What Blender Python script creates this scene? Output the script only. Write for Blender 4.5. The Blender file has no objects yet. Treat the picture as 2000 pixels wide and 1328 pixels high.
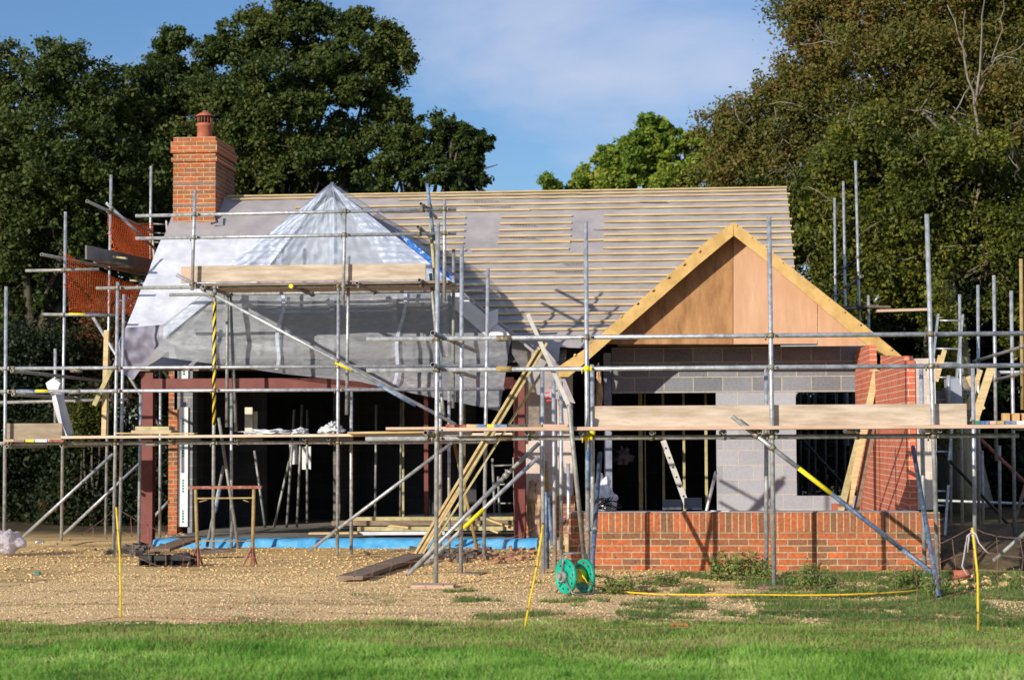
import bpy, bmesh, math, random
import numpy as np
from mathutils import Vector, Matrix, noise
SC = bpy.context.scene
COL = SC.collection
RND = random.Random(7)
NR = np.random.default_rng(11)

# ------------------------------------------------------------------ camera frame
F = 3650.0; CX, CY = 1000.0, 664.0
YAW = math.radians(5.1); PITCH = math.atan(191/F); ROLL = 0.005
CAM = Vector((0, 0, 1.55))
f0 = Vector((-math.sin(YAW), math.cos(YAW), 0)); r0 = Vector((math.cos(YAW), math.sin(YAW), 0))
fw = f0*math.cos(PITCH) + Vector((0, 0, 1))*math.sin(PITCH)
u0 = r0.cross(fw)
rt = r0*math.cos(ROLL) - u0*math.sin(ROLL)
up = r0*math.sin(ROLL) + u0*math.cos(ROLL)
def ray(px, py): return fw*F + rt*(px-CX) + up*(CY-py)
def P(px, py, Y):
    """world point on the plane at depth Y seen at photo pixel (px, py)"""
    d = ray(px, py); return CAM + d*(Y/d.y)
def G(px, py, z=0.0):
    d = ray(px, py); return CAM + d*((z-CAM.z)/d.z)
def X(px, Y, py=855): return P(px, py, Y).x
def Z(py, Y, px=1000): return P(px, py, Y).z
cam = bpy.data.objects.new('camera', bpy.data.cameras.new('camera')); COL.objects.link(cam)
M3 = Matrix((rt, up, -fw)).transposed()
cam.matrix_world = Matrix.Translation(CAM) @ M3.to_4x4()
cam.data.sensor_width = 36; cam.data.lens = F/2000*36; cam.data.clip_end = 2000; cam.data.clip_start = 0.5
cam.data.dof.use_dof = True; cam.data.dof.focus_distance = 23; cam.data.dof.aperture_fstop = 2.4
SC.camera = cam

# ------------------------------------------------------------------ materials
MATS = {}
def mat(name, col=(.5,.5,.5), rough=.7, metal=0.0, var=.15, scale=6, bump=.0, bscale=40, spec=.3, col2=None, hi=None, stretch=None, alpha=None):
    if name in MATS: return MATS[name]
    m = bpy.data.materials.new(name); m.use_nodes = True; MATS[name] = m
    nt = m.node_tree; N = nt.nodes; L = nt.links
    b = N['Principled BSDF']
    tc = N.new('ShaderNodeTexCoord'); src = tc.outputs['Object']
    if stretch:
        mp = N.new('ShaderNodeMapping'); mp.inputs['Scale'].default_value = stretch
        L.new(src, mp.inputs[0]); src = mp.outputs[0]
    n = N.new('ShaderNodeTexNoise'); n.inputs['Scale'].default_value = scale; n.inputs['Detail'].default_value = 6
    n.inputs['Roughness'].default_value = .65
    L.new(src, n.inputs['Vector'])
    r = N.new('ShaderNodeValToRGB')
    c2 = col2 or tuple(min(1, c*(1+var)) for c in col)
    c1 = tuple(c*(1-var) for c in col) if col2 is None else col
    r.color_ramp.elements[0].position = .36; r.color_ramp.elements[1].position = .66
    r.color_ramp.elements[0].color = (*c1, 1); r.color_ramp.elements[1].color = (*c2, 1)
    if hi:
        e = r.color_ramp.elements.new(hi[0]); e.color = (*hi[1], 1)
    L.new(n.outputs[0], r.inputs[0]); L.new(r.outputs[0], b.inputs['Base Color'])
    b.inputs['Roughness'].default_value = rough; b.inputs['Metallic'].default_value = metal
    b.inputs['Specular IOR Level'].default_value = spec
    if bump:
        n2 = N.new('ShaderNodeTexNoise'); n2.inputs['Scale'].default_value = bscale; n2.inputs['Detail'].default_value = 4
        L.new(src, n2.inputs['Vector'])
        bp = N.new('ShaderNodeBump'); bp.inputs['Strength'].default_value = bump; bp.inputs['Distance'].default_value = .02
        L.new(n2.outputs[0], bp.inputs['Height']); L.new(bp.outputs[0], b.inputs['Normal'])
    return m

def brick_mat(name, axis, c1, c2, mortar, bw=.225, bh=.075, ms=.008, offset=.5, bias=0.0, bump=.6, dark=None, rot=False, nscale=3.0, nvar=.35):
    """bricks laid in the plane x-z (axis 'x') or y-z (axis 'y')"""
    if name in MATS: return MATS[name]
    m = bpy.data.materials.new(name); m.use_nodes = True; MATS[name] = m
    nt = m.node_tree; N = nt.nodes; L = nt.links; b = N['Principled BSDF']
    tc = N.new('ShaderNodeTexCoord'); sp = N.new('ShaderNodeSeparateXYZ'); cb = N.new('ShaderNodeCombineXYZ')
    L.new(tc.outputs['Object'], sp.inputs[0])
    L.new(sp.outputs['X' if axis == 'x' else 'Y'], cb.inputs['X']); L.new(sp.outputs['Z'], cb.inputs['Y'])
    # slight waviness of the courses
    nz = N.new('ShaderNodeTexNoise'); nz.inputs['Scale'].default_value = 2.2; L.new(cb.outputs[0], nz.inputs['Vector'])
    vm = N.new('ShaderNodeVectorMath'); vm.operation = 'MULTIPLY_ADD'
    vm.inputs[1].default_value = (.012, .012, 0); L.new(nz.outputs['Color'], vm.inputs[0]); L.new(cb.outputs[0], vm.inputs[2])
    t = N.new('ShaderNodeTexBrick'); t.offset = offset
    t.inputs['Scale'].default_value = 1; t.inputs['Brick Width'].default_value = bw; t.inputs['Row Height'].default_value = bh
    t.inputs['Mortar Size'].default_value = ms; t.inputs['Mortar Smooth'].default_value = .25; t.inputs['Bias'].default_value = bias
    t.inputs['Color1'].default_value = (*c1, 1); t.inputs['Color2'].default_value = (*c2, 1); t.inputs['Mortar'].default_value = (*mortar, 1)
    L.new(vm.outputs[0], t.inputs['Vector'])
    n = N.new('ShaderNodeTexNoise'); n.inputs['Scale'].default_value = nscale; n.inputs['Detail'].default_value = 8; n.inputs['Roughness'].default_value = .7
    L.new(cb.outputs[0], n.inputs['Vector'])
    n3 = N.new('ShaderNodeTexNoise'); n3.inputs['Scale'].default_value = 28; n3.inputs['Detail'].default_value = 5
    L.new(cb.outputs[0], n3.inputs['Vector'])
    ad = N.new('ShaderNodeMath'); ad.operation = 'ADD'; L.new(n.outputs[0], ad.inputs[0]); L.new(n3.outputs[0], ad.inputs[1])
    mr = N.new('ShaderNodeMapRange'); mr.inputs[1].default_value = .7; mr.inputs[2].default_value = 1.3
    mr.inputs[3].default_value = 1-nvar; mr.inputs[4].default_value = 1+nvar; L.new(ad.outputs[0], mr.inputs[0])
    mx = N.new('ShaderNodeMix'); mx.data_type = 'RGBA'; mx.blend_type = 'MULTIPLY'; mx.inputs[0].default_value = 1
    L.new(t.outputs['Color'], mx.inputs[6]); L.new(mr.outputs[0], mx.inputs[7])
    L.new(mx.outputs[2], b.inputs['Base Color'])
    b.inputs['Roughness'].default_value = .9; b.inputs['Specular IOR Level'].default_value = .15
    sub = N.new('ShaderNodeMath'); sub.operation = 'SUBTRACT'
    L.new(n3.outputs[0], sub.inputs[0]); L.new(t.outputs['Fac'], sub.inputs[1])
    bp = N.new('ShaderNodeBump'); bp.inputs['Strength'].default_value = bump; bp.inputs['Distance'].default_value = .008
    L.new(sub.outputs[0], bp.inputs['Height']); L.new(bp.outputs[0], b.inputs['Normal'])
    return m

galv = mat('galvanised_steel', (.30,.315,.33), .45, .5, col2=(.60,.62,.64), scale=14, spec=.5, hi=(.74,(.72,.72,.70)), bump=.15)
galvd = mat('dull_steel', (.22,.22,.20), .6, .4, col2=(.42,.42,.39), scale=12, spec=.4)
rustm = mat('rusty_coupler', (.12,.09,.05), .6, .5, col2=(.42,.38,.30), scale=30)
bluep = mat('blue_paint', (.03,.12,.30), .5, .1, col2=(.30,.36,.42), scale=14)
navyp = mat('navy_paint', (.03,.06,.13), .5, .1, col2=(.16,.22,.30), scale=14)
yelp = mat('yellow_paint', (.75,.62,.02), .5, var=.12, scale=8)
wood = mat('sawn_pine', (.50,.36,.17), .75, col2=(.70,.54,.30), scale=5, stretch=(.6,.6,6), bump=.15)
woodg = mat('green_treated_pine', (.34,.29,.13), .75, col2=(.56,.50,.27), scale=8, bump=.2)
batten = mat('batten_pine', (.46,.33,.15), .8, col2=(.64,.50,.28), scale=2.2, stretch=(1,6,6), bump=.1)
barge = mat('barge_pine', (.46,.29,.09), .6, col2=(.66,.43,.16), scale=4, hi=(.72,(.30,.13,.04)), bump=.15)
boardm = mat('scaffold_board', (.40,.31,.22), .85, col2=(.62,.52,.41), scale=2.2, stretch=(1,4,7), bump=.2, hi=(.76,(.34,.25,.17)))
boardd = mat('weathered_board', (.16,.115,.08), .9, col2=(.30,.22,.16), scale=4, stretch=(1,3,3), bump=.3)
boardp = mat('pink_board', (.50,.34,.24), .85, col2=(.66,.48,.36), scale=2.5, stretch=(1,4,5), bump=.2)
plyA = mat('plywood_brown', (.26,.125,.045), .6, col2=(.46,.25,.10), scale=2.2, stretch=(3,1,.8), hi=(.78,(.50,.30,.13)))
plyB = mat('plywood_pink', (.52,.30,.175), .65, col2=(.59,.365,.22), scale=3, stretch=(3,1,.6), hi=(.8,(.68,.47,.30)))
memb = mat('roof_membrane', (.295,.27,.275), .65, col2=(.39,.36,.355), scale=2.5, bump=.25, bscale=5)
membw = mat('white_membrane', (.54,.56,.61), .45, col2=(.72,.74,.79), scale=3, bump=.5, bscale=7)
concrete = mat('concrete', (.22,.20,.17), .9, col2=(.36,.33,.27), scale=3, bump=.2)
redsteel = mat('red_oxide_steel', (.145,.035,.028), .5, col2=(.20,.055,.045), scale=5, spec=.3)
rusty = mat('rusty_red', (.22,.06,.04), .8, col2=(.42,.20,.13), scale=25, bump=.3, hi=(.75,(.6,.5,.42)))
rusty2 = mat('rusty_yellow', (.30,.19,.07), .8, col2=(.42,.33,.15), scale=20, bump=.3)
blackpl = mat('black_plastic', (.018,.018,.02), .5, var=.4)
darkrub = mat('dark_rubble', (.05,.045,.04), .9, col2=(.16,.14,.12), scale=12, bump=.6)
insul = mat('insulation_board', (.74,.76,.78), .5, var=.04)
greenp = mat('green_print', (.02,.22,.18), .6)
redp = mat('red_print', (.62,.04,.07), .6)
bluefilm = mat('blue_damp_proof_film', (.05,.33,.66), .35, col2=(.16,.48,.80), scale=5, bump=.6, bscale=12, spec=.5)
whitepl = mat('white_plastic', (.72,.73,.76), .35, var=.08, bump=.4, bscale=12, spec=.5)
terra = mat('terracotta', (.36,.10,.055), .7, col2=(.46,.15,.09), scale=8)
wool = mat('mineral_wool', (.34,.20,.09), .95, col2=(.72,.52,.34), scale=7, bump=1.0, bscale=14)
greenpl = mat('green_reel_plastic', (.0,.32,.20), .4, col2=(.01,.44,.29), scale=4, spec=.5)
yelhose = mat('yellow_hose', (.80,.55,.03), .45, var=.1)
orangem = mat('orange_mesh', (.85,.16,.03), .5, var=.1)
redcord = mat('red_polywire', (.42,.13,.08), .6, col2=(.55,.33,.26), scale=3)
dot = mat('dark_knot', (.02,.015,.015), .6)
purple = mat('purple_cloth', (.19,.18,.24), .7, col2=(.30,.29,.36), scale=4, bump=.4, bscale=8)
BR1, BR2, MORT = (.50,.135,.052), (.21,.11,.062), (.42,.32,.20)
brickx = brick_mat('brick_facing', 'x', BR1, BR2, MORT)
brickc = brick_mat('brick_chimney', 'x', (.46,.125,.045), (.22,.12,.06), (.44,.34,.21), bias=-.15)
brickcy = brick_mat('brick_chimney_shaded', 'y', (.30,.09,.04), (.16,.08,.05), (.30,.23,.15))  # darker copy of the chimney brick; the side's shade is in its colour
soldier = brick_mat('brick_soldier', 'x', BR1, BR2, MORT, bw=.075, bh=.45, offset=0)
bricky = brick_mat('brick_red_side', 'y', (.62,.17,.095), (.50,.155,.09), (.72,.50,.36), ms=.006, nvar=.25)
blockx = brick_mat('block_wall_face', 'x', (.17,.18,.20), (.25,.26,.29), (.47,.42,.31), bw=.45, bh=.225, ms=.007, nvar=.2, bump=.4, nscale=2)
blockl = brick_mat('block_pale_face', 'x', (.31,.318,.35), (.39,.40,.43), (.50,.45,.34), bw=.45, bh=.225, ms=.006, nvar=.12, bump=.2, nscale=2)  # paler, smoother block; sunlit brightness of the lower wall put into its colour
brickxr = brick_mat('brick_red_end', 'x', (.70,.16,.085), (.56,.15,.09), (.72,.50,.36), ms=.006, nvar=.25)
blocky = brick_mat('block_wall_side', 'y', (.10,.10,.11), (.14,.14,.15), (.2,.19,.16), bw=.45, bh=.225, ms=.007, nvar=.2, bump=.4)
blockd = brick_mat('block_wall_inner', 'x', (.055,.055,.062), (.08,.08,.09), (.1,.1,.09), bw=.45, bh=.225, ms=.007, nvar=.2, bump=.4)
blockp = brick_mat('block_pink', 'x', (.50,.42,.37), (.60,.51,.45), (.66,.56,.44), bw=.45, bh=.225, ms=.007, nvar=.15, bump=.3)

def stripes():
    m = bpy.data.materials.new('black_yellow_tape'); m.use_nodes = True; nt = m.node_tree; N = nt.nodes; L = nt.links
    tc = N.new('ShaderNodeTexCoord'); w = N.new('ShaderNodeTexWave'); w.inputs['Scale'].default_value = 2.6
    w.bands_direction = 'Z'; mp = N.new('ShaderNodeMapping'); mp.inputs['Rotation'].default_value = (0, .9, 0); mp.inputs['Scale'].default_value = (2.6,1,1)
    L.new(tc.outputs['Object'], mp.inputs[0]); L.new(mp.outputs[0], w.inputs[0])
    r = N.new('ShaderNodeValToRGB'); r.color_ramp.interpolation = 'CONSTANT'
    r.color_ramp.elements[0].color = (.02,.02,.02,1); r.color_ramp.elements[1].position = .5; r.color_ramp.elements[1].color = (.85,.62,.04,1)
    L.new(w.outputs[0], r.inputs[0]); L.new(r.outputs[0], N['Principled BSDF'].inputs['Base Color'])
    return m
tape = stripes()

def film(name, col, transp, gloss_rough=.25, trans=.35, bscale=6, bump=.5):
    """thin plastic film: part see-through, part diffuse/translucent, with a soft gloss"""
    m = bpy.data.materials.new(name); m.use_nodes = True; nt = m.node_tree; N = nt.nodes; L = nt.links
    for n in list(N): N.remove(n)
    out = N.new('ShaderNodeOutputMaterial')
    tc = N.new('ShaderNodeTexCoord'); n = N.new('ShaderNodeTexNoise'); n.inputs['Scale'].default_value = bscale; n.inputs['Detail'].default_value = 6
    mp = N.new('ShaderNodeMapping'); mp.inputs['Scale'].default_value = (1,1,2.2)
    L.new(tc.outputs['Object'], mp.inputs[0]); L.new(mp.outputs[0], n.inputs[0])
    bp = N.new('ShaderNodeBump'); bp.inputs['Strength'].default_value = bump; bp.inputs['Distance'].default_value = .05
    L.new(n.outputs[0], bp.inputs['Height'])
    d = N.new('ShaderNodeBsdfDiffuse'); d.inputs[0].default_value = (*col, 1)
    t = N.new('ShaderNodeBsdfTranslucent'); t.inputs[0].default_value = (*col, 1)
    g = N.new('ShaderNodeBsdfGlossy'); g.inputs['Roughness'].default_value = gloss_rough; g.inputs[0].default_value = (.9,.95,1,1)
    tr = N.new('ShaderNodeBsdfTransparent')
    for s in (d, t, g): L.new(bp.outputs[0], s.inputs['Normal'])
    m1 = N.new('ShaderNodeMixShader'); m1.inputs[0].default_value = trans; L.new(d.outputs[0], m1.inputs[1]); L.new(t.outputs[0], m1.inputs[2])
    m2 = N.new('ShaderNodeMixShader'); m2.inputs[0].default_value = .06; L.new(m1.outputs[0], m2.inputs[1]); L.new(g.outputs[0], m2.inputs[2])
    m3 = N.new('ShaderNodeMixShader')
    mr = N.new('ShaderNodeMapRange'); mr.inputs[1].default_value = .35; mr.inputs[2].default_value = .65
    mr.inputs[3].default_value = max(0, transp-.12); mr.inputs[4].default_value = transp+.12
    L.new(n.outputs[0], mr.inputs[0]); L.new(mr.outputs[0], m3.inputs[0])
    L.new(m2.outputs[0], m3.inputs[1]); L.new(tr.outputs[0], m3.inputs[2]); L.new(m3.outputs[0], out.inputs[0])
    return m
filmw = film('clear_plastic_film', (.58,.68,.84), .54, bump=.15, bscale=3, gloss_rough=.5)
filmg = film('grey_reinforced_film', (.32,.34,.375), .34, trans=.25, gloss_rough=.5, bump=.2, bscale=9)
filme = film('milky_film', (.62,.70,.86), .30, trans=.3, gloss_rough=.4, bump=.3, bscale=7)
filmb = film('blue_tarpaulin', (.02,.20,.70), .0, trans=.3)

# ------------------------------------------------------------------ mesh helpers
def tag(o, label=None, cat=None, group=None, kind=None):
    if label: o['label'] = label
    if cat: o['category'] = cat
    if group: o['group'] = group
    if kind: o['kind'] = kind
    return o
def empty(name, loc, label, cat, group=None):
    o = bpy.data.objects.new(name, None); COL.objects.link(o); o.location = loc; o.empty_display_size = .2
    return tag(o, label, cat, group)
class MB:
    def __init__(s): s.v = []; s.f = []; s.sm = []
    def poly(s, pts, smooth=False):
        n = len(s.v); s.v += [tuple(p) for p in pts]; s.f.append(tuple(range(n, n+len(pts)))); s.sm.append(smooth)
    def box(s, x0, x1, y0, y1, z0, z1):
        return s.hexa([Vector((x, y, z)) for z in (z0, z1) for x, y in ((x0,y0),(x1,y0),(x1,y1),(x0,y1))])
    def hexa(s, c):
        n = len(s.v); s.v += [tuple(p) for p in c]
        for q in ((3,2,1,0),(4,5,6,7),(0,1,5,4),(1,2,6,5),(2,3,7,6),(3,0,4,7)):
            s.f.append(tuple(n+i for i in q)); s.sm.append(False)
        return s
    def beam(s, p, q, w, h, upv=(0,0,1)):
        """rectangular bar from p to q; h measured along upv"""
        p = Vector(p); q = Vector(q); d = (q-p).normalized(); u = Vector(upv)
        u = (u - d*u.dot(d)).normalized(); r = d.cross(u)
        c = []
        for e in (p, q):
            for a, b in ((-1,-1),(1,-1),(1,1),(-1,1)): c.append(e + r*a*w/2 + u*b*h/2)
        return s.hexa(c)
    def tube(s, p, q, r=.02415, n=12, hollow=True, r2=None):
        p = Vector(p); q = Vector(q); d = (q-p)
        if d.length < 1e-5: return s
        d.normalize(); a = Vector((0,0,1)) if abs(d.z) < .9 else Vector((1,0,0))
        u = d.cross(a).normalized(); w = d.cross(u); r2 = r if r2 is None else r2
        base = len(s.v)
        def ring(c, rr):
            k = len(s.v)
            for i in range(n):
                t = 2*math.pi*i/n; s.v.append(tuple(c + u*math.cos(t)*rr + w*math.sin(t)*rr))
            return k
        A = ring(p, r); B = ring(q, r2)
        def band(a, b, sm=True, flip=False):
            for i in range(n):
                j = (i+1) % n; f = (a+i, a+j, b+j, b+i); s.f.append(f[::-1] if flip else f); s.sm.append(sm)
        band(A, B)
        if hollow:
            for c0, rr, sgn in ((p, r, 1), (q, r2, -1)):
                o = A if sgn == 1 else B
                i1 = ring(c0, rr*.82); i2 = ring(c0 + d*sgn*.08, rr*.82)
                band(o, i1, False, sgn == 1); band(i1, i2, True, sgn == 1)
                s.f.append(tuple(i2+i for i in range(n))); s.sm.append(False)
        else:
            s.f.append(tuple(A+i for i in range(n))[::-1]); s.sm.append(False)
            s.f.append(tuple(B+i for i in range(n))); s.sm.append(False)
        return s
    def path(s, pts, r, n=8):
        """bent tube through pts"""
        pts = [Vector(p) for p in pts]; rings = []
        for i, p in enumerate(pts):
            d = (pts[min(i+1, len(pts)-1)] - pts[max(i-1, 0)]).normalized()
            a = Vector((0,0,1)) if abs(d.z) < .9 else Vector((1,0,0))
            u = d.cross(a).normalized(); w = d.cross(u); k = len(s.v)
            rr = r[i] if isinstance(r, (list, tuple)) else r
            for j in range(n):
                t = 2*math.pi*j/n; s.v.append(tuple(p + u*math.cos(t)*rr + w*math.sin(t)*rr))
            rings.append(k)
        for a, b in zip(rings, rings[1:]):
            for i in range(n):
                j = (i+1) % n; s.f.append((a+i, a+j, b+j, b+i)); s.sm.append(True)
        for k in (rings[0], rings[-1]):
            s.f.append(tuple(k+i for i in range(n))); s.sm.append(False)
        return s
    def prism(s, pts, off):
        """polygon pts extruded by vector off"""
        pts = [Vector(p) for p in pts]; off = Vector(off); n = len(pts); k = len(s.v)
        s.v += [tuple(p) for p in pts] + [tuple(p+off) for p in pts]
        s.f.append(tuple(k+i for i in range(n))); s.sm.append(False)
        s.f.append(tuple(k+n+i for i in range(n))[::-1]); s.sm.append(False)
        for i in range(n):
            j = (i+1) % n; s.f.append((k+j, k+i, k+n+i, k+n+j)); s.sm.append(False)
        return s
    def grid(s, rows, smooth=True):
        k = len(s.v); m = len(rows[0])
        for r in rows: s.v += [tuple(p) for p in r]
        for i in range(len(rows)-1):
            for j in range(m-1):
                s.f.append((k+i*m+j, k+i*m+j+1, k+(i+1)*m+j+1, k+(i+1)*m+j)); s.sm.append(smooth)
        return s
    def build(s, name, m, parent=None, bevel=0, fix=True):
        me = bpy.data.meshes.new(name); me.from_pydata(s.v, [], s.f)
        me.polygons.foreach_set('use_smooth', s.sm)
        if fix:
            bm = bmesh.new(); bm.from_mesh(me); bmesh.ops.recalc_face_normals(bm, faces=bm.faces); bm.to_mesh(me); bm.free()
        me.materials.append(m); me.update()
        o = bpy.data.objects.new(name, me); COL.objects.link(o)
        if parent:
            o.parent = parent; o.matrix_parent_inverse = Matrix.Identity(4)
            base = parent; off = Vector((0,0,0))
            while base: off += base.location; base = base.parent
            o.location = -off if parent.type == 'EMPTY' else Vector((0,0,0))
        if bevel:
            md = o.modifiers.new('bevel', 'BEVEL'); md.width = bevel; md.segments = 2
        return o
def np_mesh(name, V, Fc, m, parent=None, smooth=False):
    """fast mesh from arrays: V (n,3), Fc (m,k)"""
    me = bpy.data.meshes.new(name); k = Fc.shape[1]
    me.vertices.add(len(V)); me.vertices.foreach_set('co', V.astype(np.float32).ravel())
    me.loops.add(Fc.size); me.loops.foreach_set('vertex_index', Fc.astype(np.int32).ravel())
    me.polygons.add(len(Fc)); me.polygons.foreach_set('loop_start', np.arange(0, Fc.size, k, dtype=np.int32))
    me.polygons.foreach_set('loop_total', np.full(len(Fc), k, dtype=np.int32))
    me.update(calc_edges=True); me.validate(); me.materials.append(m)
    if smooth: me.polygons.foreach_set('use_smooth', np.ones(len(Fc), dtype=bool))
    o = bpy.data.objects.new(name, me); COL.objects.link(o)
    if parent:
        o.parent = parent
        if parent.type == 'EMPTY': o.location = -parent.location
    return o
def lerp(a, b, t): return a + (b-a)*t
def interp(pts, x):
    for (x0, y0), (x1, y1) in zip(pts, pts[1:]):
        if x <= x1: return lerp(y0, y1, (x-x0)/(x1-x0) if x1 > x0 else 0)
    return pts[-1][1]

# ------------------------------------------------------------------ light and sky
SUN = Vector((-.62, -1.0, .345)).normalized()
sl = bpy.data.lights.new('sun', 'SUN'); sl.energy = 5.0; sl.angle = math.radians(.5); sl.color = (1, .91, .79)
so = bpy.data.objects.new('sun', sl); COL.objects.link(so); so.rotation_euler = SUN.to_track_quat('Z', 'Y').to_euler()
W = bpy.data.worlds.new('World'); SC.world = W; W.use_nodes = True
nt = W.node_tree; N = nt.nodes; L = nt.links; bg = N['Background']
sky = N.new('ShaderNodeTexSky'); sky.sky_type = 'NISHITA'; sky.sun_disc = False
sky.sun_elevation = math.asin(SUN.z); sky.sun_rotation = math.atan2(SUN.x, SUN.y)
sky.air_density = 1.15; sky.dust_density = .25; sky.ozone_density = 2.4
tc = N.new('ShaderNodeTexCoord'); mp = N.new('ShaderNodeMapping'); mp.inputs['Scale'].default_value = (2.2, 2.2, 7.5); mp.inputs['Rotation'].default_value = (0, .16, 0)
n = N.new('ShaderNodeTexNoise'); n.inputs['Scale'].default_value = 1.3; n.inputs['Detail'].default_value = 8; n.inputs['Roughness'].default_value = .55; n.inputs['Distortion'].default_value = .35
mp.inputs['Location'].default_value = (.6, 0, .25)
L.new(tc.outputs['Generated'], mp.inputs[0]); L.new(mp.outputs[0], n.inputs[0])
mr = N.new('ShaderNodeMapRange'); mr.inputs[1].default_value = .40; mr.inputs[2].default_value = .64; mr.inputs[4].default_value = .9
L.new(n.outputs[0], mr.inputs[0])
mx = N.new('ShaderNodeMix'); mx.data_type = 'RGBA'
tn = N.new('ShaderNodeMix'); tn.data_type = 'RGBA'; tn.blend_type = 'MULTIPLY'; tn.inputs[0].default_value = 1; tn.inputs[7].default_value = (.70, .90, 1.26, 1)
L.new(sky.outputs[0], tn.inputs[6]); L.new(mr.outputs[0], mx.inputs[0]); L.new(tn.outputs[2], mx.inputs[6]); mx.inputs[7].default_value = (6.0, 6.6, 8.3, 1)
L.new(mx.outputs[2], bg.inputs[0]); bg.inputs[1].default_value = .10
SC.view_settings.view_transform = 'Standard'; SC.view_settings.look = 'None'; SC.view_settings.exposure = 0.0
SC.render.engine = 'CYCLES'; SC.cycles.max_bounces = 6; SC.cycles.transparent_max_bounces = 12
SC.cycles.use_denoising = True; SC.cycles.caustics_reflective = False; SC.cycles.caustics_refractive = False
# ------------------------------------------------------------------ ground
def gz(x, y):
    z = noise.noise(Vector((x*.35, y*.35, 0)))*.035 + noise.noise(Vector((x*1.7, y*1.7, 3)))*.012
    if 22 < y < 28 and x < -1.2: z -= .05*min(1, (y-22)/3)
    return z
def ground_material():
    m = bpy.data.materials.new('ground_soil'); m.use_nodes = True; nt = m.node_tree; N = nt.nodes; L = nt.links; b = N['Principled BSDF']
    tc = N.new('ShaderNodeTexCoord'); sp = N.new('ShaderNodeSeparateXYZ'); L.new(tc.outputs['Object'], sp.inputs[0])
    def nz(scale, det=5, rough=.6):
        n = N.new('ShaderNodeTexNoise'); n.inputs['Scale'].default_value = scale; n.inputs['Detail'].default_value = det; n.inputs['Roughness'].default_value = rough
        L.new(tc.outputs['Object'], n.inputs[0]); return n.outputs[0]
    def ramp(src, stops, interp='LINEAR'):
        r = N.new('ShaderNodeValToRGB'); r.color_ramp.interpolation = interp
        while len(r.color_ramp.elements) < len(stops): r.color_ramp.elements.new(.5)
        for e, (p, c) in zip(r.color_ramp.elements, stops): e.position = p; e.color = (*c, 1)
        L.new(src, r.inputs[0]); return r.outputs[0]
    def mth(op, a, b_=None, clamp=False):
        x = N.new('ShaderNodeMath'); x.operation = op; x.use_clamp = clamp
        for i, s in enumerate((a, b_)):
            if s is None: continue
            if isinstance(s, (int, float)): x.inputs[i].default_value = s
            else: L.new(s, x.inputs[i])
        return x.outputs[0]
    def mix(f, a, c, mode='MIX'):
        x = N.new('ShaderNodeMix'); x.data_type = 'RGBA'; x.blend_type = mode
        if isinstance(f, float): x.inputs[0].default_value = f
        else: L.new(f, x.inputs[0])
        L.new(a, x.inputs[6]); L.new(c, x.inputs[7]); return x.outputs[2]
    v = N.new('ShaderNodeTexVoronoi'); v.inputs['Scale'].default_value = 66; L.new(tc.outputs['Object'], v.inputs[0])
    vs = N.new('ShaderNodeSeparateXYZ'); L.new(v.outputs['Color'], vs.inputs[0])
    peb = ramp(vs.outputs[0], [(0, (.42,.26,.10)), (.2, (.82,.56,.25)), (.7, (.92,.68,.36)), (1, (1,.84,.54))])
    sand = ramp(nz(7, 8, .7), [(.3, (.55,.36,.13)), (.5, (.85,.60,.26)), (.75, (.92,.72,.40))])
    # finer pebbles near the lawn, sandy subsoil near the house
    far = mth('MULTIPLY', mth('SUBTRACT', sp.outputs['Y'], 18.2), .45)
    fsel = mth('ADD', far, mth('MULTIPLY', mth('SUBTRACT', nz(1.1), .5), 3.0), True)
    grav = mix(fsel, peb, mix(.45, peb, sand))
    mps = N.new('ShaderNodeMapping'); mps.inputs['Scale'].default_value = (.35, 1.7, 1); L.new(tc.outputs['Object'], mps.inputs[0])
    nst = N.new('ShaderNodeTexNoise'); nst.inputs['Scale'].default_value = 1.3; nst.inputs['Detail'].default_value = 7; nst.inputs['Roughness'].default_value = .65; L.new(mps.outputs[0], nst.inputs[0])
    dirt = ramp(nst.outputs[0], [(.36, (.48,.42,.34)), (.52, (1,.97,.92))])
    grav = mix(.8, grav, dirt, 'MULTIPLY')
    grass = ramp(nz(14, 6), [(.3, (.10,.14,.03)), (.7, (.22,.28,.07))])
    # lawn edge at y = 15.6, wavering; scrappy grass to the right of x = -.5
    e = mth('ADD', sp.outputs['Y'], mth('MULTIPLY', mth('SUBTRACT', nz(1.6, 6), .5), 2.2))
    lawn = mth('SUBTRACT', 1.0, mth('MULTIPLY', mth('SUBTRACT', e, 15.55), 6.0, True))
    patch = mth('MULTIPLY', mth('SUBTRACT', nz(1.4, 8, .75), mth('SUBTRACT', .60, mth('MULTIPLY', mth('ADD', sp.outputs['X'], 2.0), .045, True))), 9.0, True)
    near = mth('SUBTRACT', 1.0, mth('MULTIPLY', mth('SUBTRACT', sp.outputs['Y'], 21.4), 3.0, True))
    patch = mth('MULTIPLY', mth('MULTIPLY', patch, near), .75)
    f = mth('MAXIMUM', lawn, patch)
    back = mth('MULTIPLY', mth('SUBTRACT', sp.outputs['Y'], 29.0), .4, True)
    soil = ramp(nz(3, 8), [(.3, (.05,.038,.022)), (.7, (.14,.11,.06))])
    col = mix(back, mix(f, grav, grass), soil)
    L.new(col, b.inputs['Base Color']); b.inputs['Roughness'].default_value = .95; b.inputs['Specular IOR Level'].default_value = .1
    h = mth('ADD', mth('MULTIPLY', v.outputs['Distance'], -1.0), mth('MULTIPLY', nz(9, 8, .8), 2.0))
    bp = N.new('ShaderNodeBump'); bp.inputs['Strength'].default_value = .8; bp.inputs['Distance'].default_value = .02
    L.new(h, bp.inputs['Height']); L.new(bp.outputs[0], b.inputs['Normal'])
    return m
xs = [-200,-60,-30,-20] + list(np.arange(-16, 12.01, .14)) + [16,30,60,200]
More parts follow.
